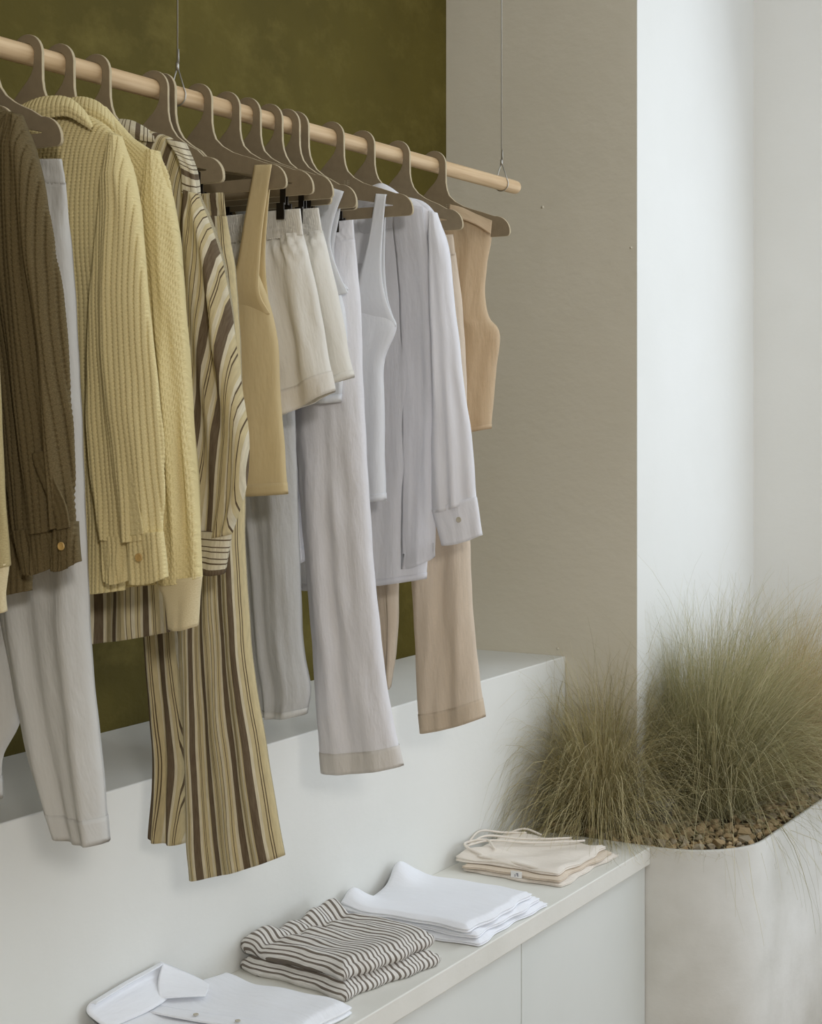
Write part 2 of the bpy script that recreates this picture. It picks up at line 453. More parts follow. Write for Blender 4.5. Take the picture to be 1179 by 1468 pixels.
def grass(label, mat, base, n, length, lean, spread, rad, seed, droop=1.0, fly=.05):
    g = np.random.default_rng(seed); S = 9
    r = rad * np.sqrt(g.random(n)); a = g.random(n) * 2 * np.pi
    bx, by = base[0] + r * np.cos(a), base[1] + r * np.sin(a)
    da = a + g.normal(0, .7, n)
    tilt = np.abs(g.normal(0, spread, n)) + .05
    dx, dy, dz = np.sin(tilt) * np.cos(da) + lean[0], np.sin(tilt) * np.sin(da) + lean[1], np.cos(tilt)
    q = np.sqrt(dx**2 + dy**2 + dz**2); d = np.stack([dx/q, dy/q, dz/q], 1)
    L = length * (.45 + .65 * g.random(n)); L[g.random(n) < fly] *= 1.25
    curl = droop * (.5 + 1.2 * g.random(n))
    side = g.normal(0, .35, (n, 2))
    P = np.zeros((n, S + 1, 3)); P[:, 0] = np.stack([bx, by, np.full(n, base[2])], 1)
    dirv = d.copy()
    for k in range(S):
        P[:, k+1] = P[:, k] + dirv * (L / S)[:, None]
        f = (k + 1) / S
        dirv[:, 2] -= curl * f * .34; dirv[:, 0] += side[:, 0] * .1 * f + .02 * g.normal(size=n); dirv[:, 1] += side[:, 1] * .1 * f + .02 * g.normal(size=n)
        dirv /= np.linalg.norm(dirv, axis=1)[:, None]
    # keep blades out of the pillar, plinth and planter wall
    inside = (P[..., 0] > XW - .004) & (P[..., 1] > YPIL - .008)
    P[..., 1] = np.where(inside & (P[..., 0] > XW + .05), YPIL - .008, P[..., 1])
    P[..., 0] = np.minimum(P[..., 0], XE - .01)
    P[..., 0] = np.where((P[..., 0] > XW - .006) & (P[..., 1] > YPIL - .006), XW - .006, P[..., 0])
    P[..., 1] = np.where((P[..., 1] > YP - .006) & (P[..., 2] < ZPL + .01), YP - .006, P[..., 1])
    P[..., 2] = np.maximum(P[..., 2], np.where(P[..., 1] > 1.47, np.where(P[..., 0] > XC, ZS + .012, ZT + .004), .3))
    w = .0008 * (.55 + .8 * g.random(n))
    side_v = np.stack([np.cos(da + 1.57), np.sin(da + 1.57), g.normal(0, .3, n)], 1)
    taper = (1 - .8 * np.linspace(0, 1, S + 1) ** 1.5)
    off = side_v[:, None, :] * (w[:, None] * taper[None, :])[..., None]
    A, B = P - off, P + off
    V = np.stack([A, B], 2).reshape(-1, 3)
    uvv = np.zeros((n, S + 1, 2, 2)); uvv[..., 0] = g.random(n)[:, None, None]; uvv[..., 1] = np.linspace(0, 1, S + 1)[None, :, None]
    b = (np.arange(n) * (S + 1) * 2)[:, None] + (np.arange(S) * 2)[None, :]
    Fc = np.stack([b, b + 1, b + 3, b + 2], -1).reshape(-1, 4)
    root = empty('feather_grass', tuple(base)); tag(root, label, 'grass', 'feather grass clumps in the planter')
    o = mesh_obj('blades', V, Fc, mat, root, uv=uvv.reshape(-1, 2)); o['kind'] = 'stuff'
    return root
grass('olive feather grass clump nearest the counter, left in the planter', M['grass'], (4.50, 1.935, ZS), 4600, .52, (-.07, .02), .66, .05, 3, 1.45)
grass('tall green-gold feather grass clump leaning right above the rounded rim', M['grass2'], (4.80, 1.69, ZS), 5800, .68, (.13, -.11), .46, .055, 4, 1.1)
grass('straw-coloured feather grass clump at the right edge of the photo', M['grass3'], (5.30, 1.64, ZS), 4400, .64, (.08, -.10), .50, .055, 5, 1.15)
grass('thin upright feather grass clump beside the pillar, behind the others', M['grass2'], (4.86, 1.80, ZS), 2400, .52, (-.16, -.04), .30, .04, 6, .75)

# half-hidden grey box between the grasses
bp = WZ(946, 1172, ZS + .02)
bxr = empty('plastic_box', (bp[0], bp[1], ZS)); tag(bxr, 'small dark grey plastic box half hidden between two grass clumps', 'box')
box('body', (bp[0] - .03, bp[1] - .03, ZS + .004), (bp[0] + .03, bp[1] + .03, ZS + .06), M['plastic'], bxr, bevel=.004)
box('lid', (bp[0] - .034, bp[1] - .034, ZS + .06), (bp[0] + .034, bp[1] + .034, ZS + .072), M['plastic_rim'], bxr, bevel=.003)

# ------------------------------------------------------------------ rail and cables
YR0, ZR, RR = 1.942, CAMZ + .607, .0175
rail = empty('hanging_rail', (3.0, YR0, ZR)); tag(rail, 'round pale wooden rail carrying all the clothes hangers', 'rail')
prof = [(1.2, RR)] + [(x, RR) for x in np.linspace(1.3, 3.945, 12)] + [(3.953, RR * .97), (3.957, RR * .86)]
V, Fc = [], []; sg = 32
for x, r in prof:
    for k in range(sg): V.append((x, YR0 + r * math.cos(k * 2 * math.pi / sg), ZR + r * math.sin(k * 2 * math.pi / sg)))
for i in range(len(prof) - 1):
    for k in range(sg): Fc.append((i*sg + k, i*sg + (k+1) % sg, (i+1)*sg + (k+1) % sg, (i+1)*sg + k))
Fc.append(tuple(range(sg))[::-1]); Fc.append(tuple((len(prof)-1)*sg + k for k in range(sg)))
mesh_obj('pole', V, Fc, M['rod'], rail)

def cable(x, lab):
    r = empty('suspension_cable', (x, YR0, ZR)); tag(r, lab, 'cable', 'cables holding the rail')
    zf = ZR + .052
    lp = []
    for k in range(25):
        a = math.radians(-240 + 300 * k / 24)
        lp.append((x, YR0 + (RR + .0016) * math.cos(a), ZR + (RR + .0016) * math.sin(a)))
    pts = [(x, YR0 + .0012, zf)] + [p for p in lp[::-1]] + [(x, YR0 - .0012, zf)] if False else None
    a0 = math.radians(35); loop = [(x, YR0 + .001, zf)]
    for k in range(25):
        a = math.pi - a0 + (math.pi + 2 * a0) * k / 24
        loop.append((x, YR0 - (RR + .0018) * math.cos(a), ZR + (RR + .0018) * math.sin(a)))
    loop.append((x, YR0 - .001, zf))
    tube('loop', loop, .0014, M['steel'], r, 8)
    tube('ferrule', [(x, YR0, zf - .004), (x, YR0, zf + .010)], .0032, M['steel'], r, 10)
    tube('tail', [(x, YR0 - .0026, zf + .008), (x, YR0 - .0026, zf + .035)], .0013, M['steel'], r, 8)
    tube('wire', [(x, YR0, zf + .008), (x, YR0, CEIL)], .0014, M['steel'], r, 8)
cable(2.515, 'thin steel cable looped round the rail among the hangers')
cable(3.873, 'thin steel cable looped round the free end of the rail')

# ------------------------------------------------------------------ hangers
def hanger_mesh(hw):
    cu = bpy.data.curves.new('hanger', 'CURVE'); cu.dimensions = '2D'; cu.fill_mode = 'BOTH'
    cu.extrude = .0024; cu.bevel_depth = .0009; cu.bevel_resolution = 1
    ri, ro = .0190, .0345
    out = []
    # outer hook, from the tip on the wall side over the top to the room side
    for k in range(0, 15):
        a = math.radians(172 - 172 * k / 14); rr = ro - .004 * (1 - k / 14)
        out.append((rr * math.cos(a), rr * math.sin(a)))
    s = hw / .205
    right = [(.0345, -.02), (.035, -.045), (.038, -.062), (.044, -.077), (.038 + .022 * s, -.092), (.038 + .045 * s, -.105), (.024 + .080 * s, -.1125), (.012 + .116 * s, -.120), (.176 * s, -.134)]
    right[-1] = (hw - .040, -.133)
    for k in range(1, 9):
        a = math.radians(90 - 90 * k / 8)
        right.append((hw - .040 + .040 * math.cos(a), -.170 + .037 * math.sin(a)))
    right += [(hw - .0005, -.175), (hw - .003, -.1785), (hw - .008, -.180)]
    out += right
    left = [(-x, y) for x, y in right[7 - 1:]][::-1]
    out += left
    out += [(-.060 * s, -.100), (-.040, -.086), (-.024, -.072), (-.008, -.056), (.004, -.045), (.012, -.035), (.0165, -.025), (.0185, -.012)]
    for k in range(0, 13):
        a = math.radians(0 + 168 * k / 12)
        out.append((ri * math.cos(a), ri * math.sin(a)))
    hole = [(-.160 * s, -.156), (-.085 * s, -.142), (0, -.126), (.085 * s, -.142), (.160 * s, -.156), (.158 * s, -.159), (0, -.1585), (-.158 * s, -.159)]
    for poly in (out, hole):
        sp = cu.splines.new('POLY'); sp.points.add(len(poly) - 1); sp.use_cyclic_u = True
        for p, (x, y) in zip(sp.points, poly): p.co = (x, y, 0, 1)
    tmp = bpy.data.objects.new('tmp', cu); col.objects.link(tmp)
    dg = bpy.context.evaluated_depsgraph_get()
    me = bpy.data.meshes.new_from_object(tmp.evaluated_get(dg))
    bpy.data.objects.remove(tmp); bpy.data.curves.remove(cu)
    # local (u, v, n) -> world axes: u = -Y, v = Z, n = X
    co = np.empty(len(me.vertices) * 3); me.vertices.foreach_get('co', co); co = co.reshape(-1, 3)
    me.vertices.foreach_set('co', np.stack([co[:, 2], -co[:, 0], co[:, 1]], 1).ravel())
    me.materials.clear(); me.materials.append(M['hanger']); me.materials.append(M['hanger_edge'])
    for p in me.polygons:
        p.material_index = 0 if abs(p.normal.x) > .85 else 1
    bm = bmesh.new(); bm.from_mesh(me); bmesh.ops.recalc_face_normals(bm, faces=bm.faces); bm.to_mesh(me); bm.free()
    me.name = 'clothes_hanger'
    return me
HM = {'inner': hanger_mesh(.176), 'top': hanger_mesh(.205), 'trouser': hanger_mesh(.152), 'wide': hanger_mesh(.172)}

def clip_mesh():
    bm = bmesh.new()
    def bx(lo, hi):
        r = bmesh.ops.create_cube(bm, size=1)
        for v in r['verts']:
            v.co = Vector([(lo[i] + hi[i]) / 2 + v.co[i] * (hi[i] - lo[i]) for i in range(3)])
    bx((-.0045, -.0030, -.180), (.0045, .0030, -.1575))
    for d in (-1, 1):
        x0, x1 = sorted((d * .0036, d * .0056)); bx((x0, -.0060, -.196), (x1, .0060, -.160))
        x0, x1 = sorted((d * .0040, d * .0135)); bx((x0, -.0060, -.1975), (x1, .0060, -.1945))
        x0, x1 = sorted((d * .0118, d * .0140)); bx((x0, -.0085, -.226), (x1, .0085, -.1945))
    me = bpy.data.meshes.new('clip'); bm.to_mesh(me); bm.free(); me.materials.append(M['clip']); return me
CLIP = clip_mesh()

def hanger(kind, X, lab, clips=None, yaw=0, mark=False):
    o = bpy.data.objects.new('clothes_hanger', HM[kind]); col.objects.link(o)
    o.location = (X, YR0, ZR); o.rotation_euler = (0, 0, math.radians(yaw))
    tag(o, lab, 'hanger', 'taupe board hangers on the rail')
    for u in (clips or []):
        c = bpy.data.objects.new('clip', CLIP); col.objects.link(c); c.parent = o; c.location = (0, -u, 0); c['label'] = 'dark metal clip'
    if mark:
        V, Fc = [], []
        for (u, v, w, h) in [(0, 0, .0016, .010), (.0035, .004, .005, .0016), (.0035, 0, .005, .0016), (.0035, -.004, .005, .0016), (-.006, .003, .005, .0014), (-.006, -.001, .005, .0014), (-.006, -.005, .005, .0014)]:
            b = len(V); uu = .045 + u; vv = -.101 + v
            V += [(-.0036, -(uu - w/2), vv - h/2), (-.0036, -(uu + w/2), vv - h/2), (-.0036, -(uu + w/2), vv + h/2), (-.0036, -(uu - w/2), vv + h/2)]
            Fc.append((b, b+1, b+2, b+3))
        k = mesh_obj('printed_mark', V, Fc, M['mark'], None, smooth=False); k.parent = o
    return o

# ------------------------------------------------------------------ cloth
def smooth01(x): x = np.clip(x, 0, 1); return x*x*(3 - 2*x)

def loft(name, L, R, X, mat, parent, t=.018, res=.012, folds=(.006, 3.0), seed=1, waffle=None, hem=None, hem_mat=None,
         top_t=.35, power=3.0, edge=.0005, mouth=.03, uv0=0.0, fold_top=.25, gather=None, resb=None, bottom_t=1.0, resu=None, sag=.006, anchor=0, shear=None):
    """a hanging tube of cloth between two traced edges (top to bottom); control points may carry their own x offset"""
    g = np.random.default_rng(seed * 101 + 5)
    Lw = np.array([W(p[0], p[1], X + (p[2] if len(p) > 2 else 0)) for p in L])
    Rw = np.array([W(p[0], p[1], X + (p[2] if len(p) > 2 else 0)) for p in R])
    cum = lambda P: np.concatenate([[0], np.cumsum(np.linalg.norm(np.diff(P, axis=0), axis=1) + 1e-5)])
    TL, TR = cum(Lw), cum(Rw); tot = .5 * (TL[-1] + TR[-1])
    if len(Lw) == len(Rw): TL = TR = .5 * (TL + TR)
    else: TL, TR = TL / TL[-1] * tot, TR / TR[-1] * tot
    nr = max(8, int(tot / res)); ts = np.linspace(0, tot, nr + 1)
    Ls, Rs = spline(Lw, TL, ts), spline(Rw, TR, ts)
    s = ts / tot
    width = np.linalg.norm(Rs - Ls, axis=1); wmax = width.max()
    # edges waver a little
    if edge:
        for E in (Ls, Rs):
            ph = g.random(3) * 6.28
            wob = edge * (np.sin(ts * 31 + ph[0]) + .7 * np.sin(ts * 67 + ph[1]) + .5 * np.sin(ts * 13 + ph[2])) * smooth01(s / .1)
            E[:, 1] += wob
    nf = max(10, int(wmax / (resu or res))); nb = max(8, int(wmax / (resb or max(res, .012))))
    lin = np.linspace(-1, 1, nf + 1); qf = .8 * lin + .2 * np.sin(lin * np.pi / 2)
    lb = np.linspace(1, -1, nb + 1)[1:-1]; qb = .8 * lb + .2 * np.sin(lb * np.pi / 2)
    q = np.concatenate([qf, qb]); front = np.concatenate([np.ones(nf + 1), -np.ones(nb - 1)])
    m = len(q)
    Q, S = np.meshgrid(q, s); FR = np.broadcast_to(front, Q.shape)
    prof = (1 - np.abs(Q) ** power) ** (1 / 2.0)
    tt = t * (top_t + (1 - top_t) * smooth01(S / .10)) * (1 + (bottom_t - 1) * smooth01((S - .5) / .5))
    tt = np.minimum(tt, .45 * width[:, None] + .002)
    n_ = folds[1]; amp = folds[0]
    env = (fold_top + (1 - fold_top) * smooth01(S / .6))
    fo = np.zeros_like(Q)
    for k in range(5):
        f = n_ * (.6 + .35 * k) * (1 + .15 * g.normal()); ph = g.random() * 6.28; dr = g.normal() * .5; a = amp / (1 + .45 * k)
        fo += a * np.sin(np.pi * f * (Q + dr * .35 * S) + ph + .8 * np.sin(S * (3 + 2 * g.random()) + g.random() * 6))
    # slanting drag creases
    for k in range(3):
        fx, fs = g.normal() * 2.2, 5 + 7 * g.random()
        fo += amp * .16 * np.sin(np.pi * (fx * Q + fs * S * tot) + g.random() * 6.28)
    fo *= env * .55
    x_off = -FR * tt * prof + fo * (.35 + .65 * (1 - np.abs(Q) ** 4))
    if gather:
        pg, ag, s0 = gather
        x_off += -FR * ag * np.sin(Q * width[:, None] / pg * 6.28 + 2.2 * np.sin(S * 9)) * (1 - np.abs(Q) ** 8) * (1 - smooth01((S - s0) / .12))
    u = (Q + anchor) * width[:, None] * .5 + uv0; v = np.broadcast_to(ts[:, None], Q.shape)
    if waffle:
        pu, pv, A, sh = waffle
        uu = u + (np.floor(v / pv) % 2) * pu * .5 * sh
        gu = np.exp(-(np.abs(np.sin(np.pi * uu / pu)) / .42) ** 2); gv = .5 + .5 * np.cos(2 * np.pi * v / pv)
        h = -gu * (.40 + .60 * gv) - .14 * gv
        x_off += -np.where(FR > 0, A * h, 0) * (1 - np.abs(Q) ** 24)
    P = Ls[:, None, :] * (1 - (Q[..., None] + 1) / 2) + Rs[:, None, :] * (Q[..., None] + 1) / 2
    P[..., 0] += x_off
    P[..., 2] -= sag * (1 - Q ** 2) * np.where(FR > 0, 1, -.6) * smooth01((S - .7) / .3)
    if waffle: P[..., 1] += -np.sign(Q) * np.where(FR > 0, A * h, 0) * np.abs(Q) ** 6 * .8
    if shear is not None: u = -P[..., 1] - shear * P[..., 2] + uv0
    UV = np.stack([np.where(FR > 0, u, u + 3.03), -v], -1)
    # turned-in mouth at the bottom
    if mouth:
        P0 = P[-1].copy(); cen = P0.mean(0)
        rows = []
        for k, (ins, up) in enumerate(((.0012, .0), (.0028, .004), (.004, mouth))):
            kk = min(nr, int(round(up / (tot / nr)))); B0 = P[-1 - kk]; c0 = B0.mean(0)
            r = B0.copy()
            r[:, 0] = B0[:, 0] + front * np.minimum(ins + .0012, .4 * t) * np.sqrt(np.clip(1 - np.abs(q) ** power, 0, 1))
            r[:, 1] = c0[1] + (B0[:, 1] - c0[1]) * (1 - (ins + .001) / max(width[-1 - kk] * .5, .01))
            rows.append(r)
        Pm = np.stack(rows); UVm = np.repeat(UV[-1][None], 3, 0)
        Pall, UVall = np.concatenate([P, Pm]), np.concatenate([UV, UVm])
    else: Pall, UVall = P, UV
    NR = len(Pall)
    idx = np.arange(NR * m).reshape(NR, m); nx = np.roll(idx, -1, axis=1)
    Fc = np.stack([idx[:-1], idx[1:], nx[1:], nx[:-1]], -1).reshape(-1, 4).tolist()
    Fc.append(tuple(idx[0]))
    o = mesh_obj(name, Pall.reshape(-1, 3), Fc, mat, parent, uv=UVall.reshape(-1, 2))
    if hem:
        k0 = max(0, int(np.searchsorted(ts, tot - hem)) - 1)
        H = P[k0:].copy(); c2 = H.mean(axis=1, keepdims=True)
        H[..., 0] += -FR[k0:] * .0011 * prof[k0:] ; H[..., 1] = c2[..., 1] + (H[..., 1] - c2[..., 1]) * (1 + .0011 / np.maximum(width[k0:, None] * .5, .01))
        H[-1, :, 2] -= .0006
        top = H[:1].copy(); top[..., 0] += FR[k0:k0+1] * .0016 * prof[k0:k0+1]
        bot = H[-1:].copy(); bot[..., 0] += FR[-1:] * .004 * prof[-1:]; bot[..., 2] += .001
        H = np.concatenate([top, H, bot]); nh = len(H)
        UVh = np.concatenate([UV[k0:k0+1], UV[k0:], UV[-1:]])
        ih = np.arange(nh * m).reshape(nh, m); nxh = np.roll(ih, -1, axis=1)
        Fh = np.stack([ih[:-1], ih[1:], nxh[1:], nxh[:-1]], -1).reshape(-1, 4).tolist()
        mesh_obj('hem', H.reshape(-1, 3), Fh, hem_mat or mat, o, uv=UVh.reshape(-1, 2))
    return o

def sheet(name, rows, mat, parent, th=.0025, nu=10, nv=8, fn=None, uvs=1.0, waffle=None):
    """thin cloth piece through a grid of world points, with thickness"""
    G = np.array(rows, float); a, b = G.shape[:2]
    A = np.stack([spline(G[:, j], np.arange(a), np.linspace(0, a - 1, (a - 1) * nu + 1)) for j in range(b)], 1)
    B = np.stack([spline(A[i], np.arange(b), np.linspace(0, b - 1, (b - 1) * nv + 1)) for i in range(A.shape[0])], 0)
    if fn: B = fn(B)
    if waffle:
        pu, pv, A_, _s = waffle
        aa = np.concatenate([[0], np.cumsum(np.linalg.norm(np.diff(B[:, B.shape[1]//2], axis=0), axis=1))])[:, None]
        bb = np.concatenate([np.zeros((B.shape[0], 1)), np.cumsum(np.linalg.norm(np.diff(B, axis=1), axis=2), axis=1)], 1)
        gu = np.exp(-(np.abs(np.sin(np.pi * aa / pu)) / .42) ** 2); gv = .5 + .5 * np.cos(2 * np.pi * bb / pv)
        hh = A_ * (gu * (.35 + .65 * gv) + .3 * gv); B[..., 0] += hh * .8; B[..., 2] -= hh * .4
    n1, n2 = B.shape[:2]
    i, j = np.meshgrid(np.arange(n1 - 1), np.arange(n2 - 1), indexing='ij'); k = i * n2 + j
    Fc = np.stack([k, k + 1, k + n2 + 1, k + n2], -1).reshape(-1, 4)
    du = np.concatenate([[0], np.cumsum(np.linalg.norm(np.diff(B[:, n2//2], axis=0), axis=1))])
    dv = np.concatenate([[0], np.cumsum(np.linalg.norm(np.diff(B[n1//2], axis=0), axis=1))])
    UV = np.stack(np.meshgrid(du, dv, indexing='ij'), -1)[..., ::-1] * uvs
    o = mesh_obj(name, B.reshape(-1, 3), Fc, mat, parent, uv=UV.reshape(-1, 2))
    m = o.modifiers.new('solid', 'SOLIDIFY'); m.thickness = th; m.offset = 0
    return o

def px_rows(rows, X):
    return [[W(p[0], p[1], X + (p[2] if len(p) > 2 else 0)) for p in r] for r in rows]

def button(px, py, X, r, mat, parent):
    """four-hole shirt button facing the camera side (-X)"""
    c = W(px, py, X); V, Fc = [], []; sg = 20
    prof = [(0, -.0012), (.35, -.0010), (.62, -.0010), (.75, -.0020), (.92, -.0020), (1.0, -.0008), (.96, .0006), (0, .0006)]
    for rr, x in prof:
        for k in range(sg):
            a = 2 * math.pi * k / sg; V.append((c[0] + x, c[1] + rr * r * math.cos(a), c[2] + rr * r * math.sin(a)))
    for i in range(len(prof) - 1):
        for k in range(sg): Fc.append((i*sg + k, i*sg + (k+1) % sg, (i+1)*sg + (k+1) % sg, (i+1)*sg + k))
    return mesh_obj('button', V, Fc, mat, parent)

def garment(name, X, lab, cat, zpx=800):
    b = W(500, zpx, X)
    r = empty(name, (X, YR0, b[2])); tag(r, lab, cat, 'clothes hanging on the rail'); return r

# ---- X positions of the hangers along the rail
XH = dict(t=1.775, b=1.892, w=2.0, A=2.108, B=2.186, C=2.28, D=2.440, D2=2.468, E=2.577, F=2.668, G=2.738, H=2.815, I0=2.878, I=2.912, J=3.050, K=3.178, Lx=3.335, Mx=3.508)
hanger('inner', XH['t'], 'hanger holding the tan sweater at the left edge of the photo')
hanger('inner', XH['b'], 'hanger inside the brown waffle overshirt')
hanger('wide', XH['w'], 'clip hanger holding the white cotton trousers', (-.1, .1))
hanger('inner', XH['A'], 'hanger inside the collared butter-yellow waffle shirt')
hanger('inner', XH['B'], 'hanger inside the butter-yellow sweater with ribbed cuffs')
hanger('inner', XH['C'], 'hanger inside the striped shirt')
hanger('trouser', XH['D'], 'clip hanger holding the striped trousers', (-.1, .1), 5)
hanger('trouser', XH['D2'], 'empty hanger close behind the striped trousers hanger', (), -5)
hanger('top', XH['E'], 'hanger holding the cream tank top')
hanger('top', XH['F'], 'clip hanger holding the front pair of ivory shorts', (-.12, .138))
hanger('top', XH['G'], 'clip hanger holding the rear pair of ivory shorts', (-.12, .134))
hanger('trouser', XH['H'], 'clip hanger holding the shaded grey linen trousers', (-.1, .1))
hanger('wide', XH['I0'], 'hanger holding the white sleeveless blouse behind the shorts')
hanger('trouser', XH['I'], 'clip hanger holding the long white linen trousers', (-.1, .108))
hanger('top', XH['J'], 'hanger holding the crisp white tank top', mark=True)
hanger('inner', XH['K'], 'hanger inside the sheer white shirt')
hanger('wide', XH['Lx'], 'clip hanger holding the beige linen trousers', (-.1, .1))
hanger('top', XH['Mx'], 'last hanger on the rail, inside the apricot vest', mark=True)

WB = (.0105, .0080, .0052, 0)     # waffle: column pitch, row pitch, depth, row shift
WY = (.0092, .0068, .0044, 0)
WF = (.0076, .0064, .0028, 1)

# 0 tan sweater sliver at the left edge
X = XH['t']; G = garment('sweater', X, 'tan ribbed sweater cut off by the left edge of the photo', 'sweater', 880)
loft('body', [(-230, 100), (-330, 150), (-340, 400), (-330, 880)], [(-130, 100), (-50, 150), (-40, 400), (-30, 880)], X, M['tan_knit'], G, t=.03, seed=2, top_t=.6)
loft('sleeve', [(-70, 165), (-90, 300), (-95, 600), (-70, 820)], [(-35, 165), (-14, 300), (0, 560), (13, 812)], X - .03, M['tan_knit'], G, t=.022, seed=3, res=.003, resb=.02, waffle=(.009, .5, .002, 0))
loft('cuff', [(-68, 815), (-62, 885)], [(13, 808), (7, 878)], X - .03, M['yellow_rib'], G, t=.02, seed=4, top_t=1, waffle=(.006, .5, .0012, 0), res=.003)

# 1 brown waffle overshirt
X = XH['b']; G = garment('overshirt', X, 'brown waffle-knit overshirt hanging second from the left edge', 'overshirt', 880)
loft('body', [(-120, 100), (-190, 135), (-250, 190), (-255, 400), (-240, 890)], [(-65, 100), (0, 150), (40, 185), (45, 400), (50, 846)], X, M['brown_knit'], G, t=.030, seed=5, top_t=.7, waffle=WB, res=.0025, resu=.0020, resb=.02, folds=(.008, 3), power=4)
sl = loft('sleeve', [(14, 160, .03), (-14, 240, .012), (-25, 360), (-12, 520), (6, 660), (20, 765)], [(30, 165, .03), (58, 246, .012), (76, 335), (93, 450), (104, 610), (109, 752)], X - .035, M['brown_knit'], G, t=.026, seed=6, top_t=.5, waffle=WB, res=.0018, resu=.0012, resb=.02, folds=(.010, 2.2), bottom_t=.8)
cf = loft('cuff', [(18, 762), (34, 822)], [(84, 752), (82, 812)], X - .036, M['brown_knit'], G, t=.016, seed=7, top_t=1, waffle=(.0092, .0068, .0040, 0), res=.0019, resu=.0013, folds=(.004, 3))
cf2 = loft('cuff', [(80, 752), (75, 818)], [(110, 747), (116, 805)], X - .045, M['brown_knit'], G, t=.013, seed=8, top_t=1, waffle=WB, res=.0019, resu=.0013, folds=(.003, 2), power=4)
button(88, 783, X - .0605, .0062, M['button'], cf2)
sheet('placket', px_rows([[(46, 650), (66, 645)], [(50, 668), (70, 662)], [(63, 700), (80, 692)], [(76, 730), (94, 724)], [(82, 760), (100, 756)]], X - .060), M['brown_knit'], sl, .003, nu=20, nv=16, waffle=(.0112, .0098, .002, 0))

# 2 white cotton trousers
X = XH['w']; G = garment('trousers', X, 'white cotton trousers hanging between brown overshirt and yellow shirt', 'trousers', 1205)
loft('waistband', [(-135, 232), (-136, 266)], [(89, 228), (94, 264)], X, M['white_cot'], G, t=.0075, seed=9, top_t=.9, gather=(.012, .0015, 2), res=.004, power=6)
loft('leg', [(-135, 262), (-145, 500), (-130, 800), (-110, 1000), (-95, 1148)], [(-20, 262), (-15, 520), (-2, 800), (27, 1036), (1, 1090), (0, 1145)], X + .012, M['white_cot'], G, t=.026, seed=10, folds=(.012, 2.2), hem=.035)
loft('leg', [(-60, 262), (-40, 500), (-12, 760), (3, 880), (28, 1010), (52, 1112), (80, 1190)], [(94, 262), (105, 400), (113, 560), (118, 680), (124, 820), (135, 1000), (147, 1110), (154, 1207)], X, M['white_cot'], G, t=.028, seed=11, folds=(.010, 1.8), hem=.036, res=.008)

# 3 yellow waffle shirt with collar
X = XH['A']; G = garment('overshirt', X, 'butter-yellow waffle overshirt with folded collar and buttoned cuff', 'overshirt', 860)
loft('body', [(10, 158), (-60, 178), (-105, 240), (-105, 500), (-90, 862)], [(118, 160), (158, 184), (186, 225), (186, 500), (182, 846)], X, M['yellow_knit'], G, t=.030, seed=12, top_t=.75, waffle=WY, res=.0019, resu=.0013, resb=.02, folds=(.008, 3.2), power=4)
sheet('collar', px_rows([[(14, 178, -.02), (22, 160, -.025), (30, 152, 0), (40, 160, .02)], [(52, 172, -.038), (54, 152, -.036), (60, 140, -.005), (66, 150, .02)],
      [(92, 166, -.040), (92, 150, -.036), (95, 140, -.005), (98, 150, .02)], [(118, 178, -.034), (118, 166, -.034), (117, 156, -.005), (118, 160, .02)], [(130, 186, -.026), (130, 178, -.026), (128, 172, -.005), (126, 172, .02)]], X), M['yellow_knit'], G, .004, nu=34, nv=14, waffle=WY)
sl = loft('sleeve', [(158, 190, .03), (146, 290, .010), (132, 420), (126, 560), (131, 680), (146, 772)], [(172, 195, .03), (195, 280, .010), (206, 380), (222, 520), (236, 660), (233, 770)], X - .036, M['yellow_knit'], G, t=.026, seed=13, top_t=.5, waffle=WY, res=.0018, resu=.0012, resb=.02, folds=(.008, 2.2), bottom_t=.8)
cf = loft('cuff', [(145, 768), (152, 832)], [(188, 768), (186, 832)], X - .034, M['yellow_knit'], G, t=.016, seed=14, top_t=1, waffle=(.0092, .0068, .0040, 0), res=.0019, resu=.0013, folds=(.003, 3))
cf2 = loft('cuff', [(183, 766), (187, 836)], [(234, 762), (241, 828)], X - .044, M['yellow_knit'], G, t=.014, seed=15, top_t=1, waffle=WY, res=.0019, resu=.0013, folds=(.002, 2), power=5)
button(199, 799, X - .0640, .0068, M['button'], cf2)
sheet('placket', px_rows([[(168, 672), (190, 668)], [(172, 690), (192, 686)], [(180, 720), (198, 718)], [(184, 745), (203, 744)], [(186, 768), (206, 766)]], X - .0585), M['yellow_knit'], sl, .003, nu=20, nv=16, waffle=(.0112, .0098, .002, 0))

# 4 yellow sweater with ribbed cuffs
X = XH['B']; G = garment('sweater', X, 'butter-yellow fine-knit sweater with long plain ribbed cuff', 'sweater', 900)
loft('body', [(60, 150), (0, 170), (-50, 250), (-50, 500), (-40, 845)], [(150, 152), (190, 196), (232, 228), (243, 500), (243, 836)], X, M['yellow_knit'], G, t=.030, seed=16, top_t=.75, waffle=WF, res=.0018, resu=.0012, resb=.02, folds=(.008, 3), power=4)
sheet('collar', px_rows([[(84, 160, -.02), (88, 148, -.015), (96, 141, .005), (100, 150, .02)], [(118, 166, -.034), (118, 150, -.03), (120, 140, 0), (122, 150, .02)],
      [(142, 176, -.034), (142, 160, -.03), (142, 148, 0), (144, 156, .02)], [(164, 192, -.028), (163, 180, -.028), (162, 170, 0), (162, 172, .02)]], X), M['yellow_knit'], G, .004, nu=34, nv=14, waffle=WY)
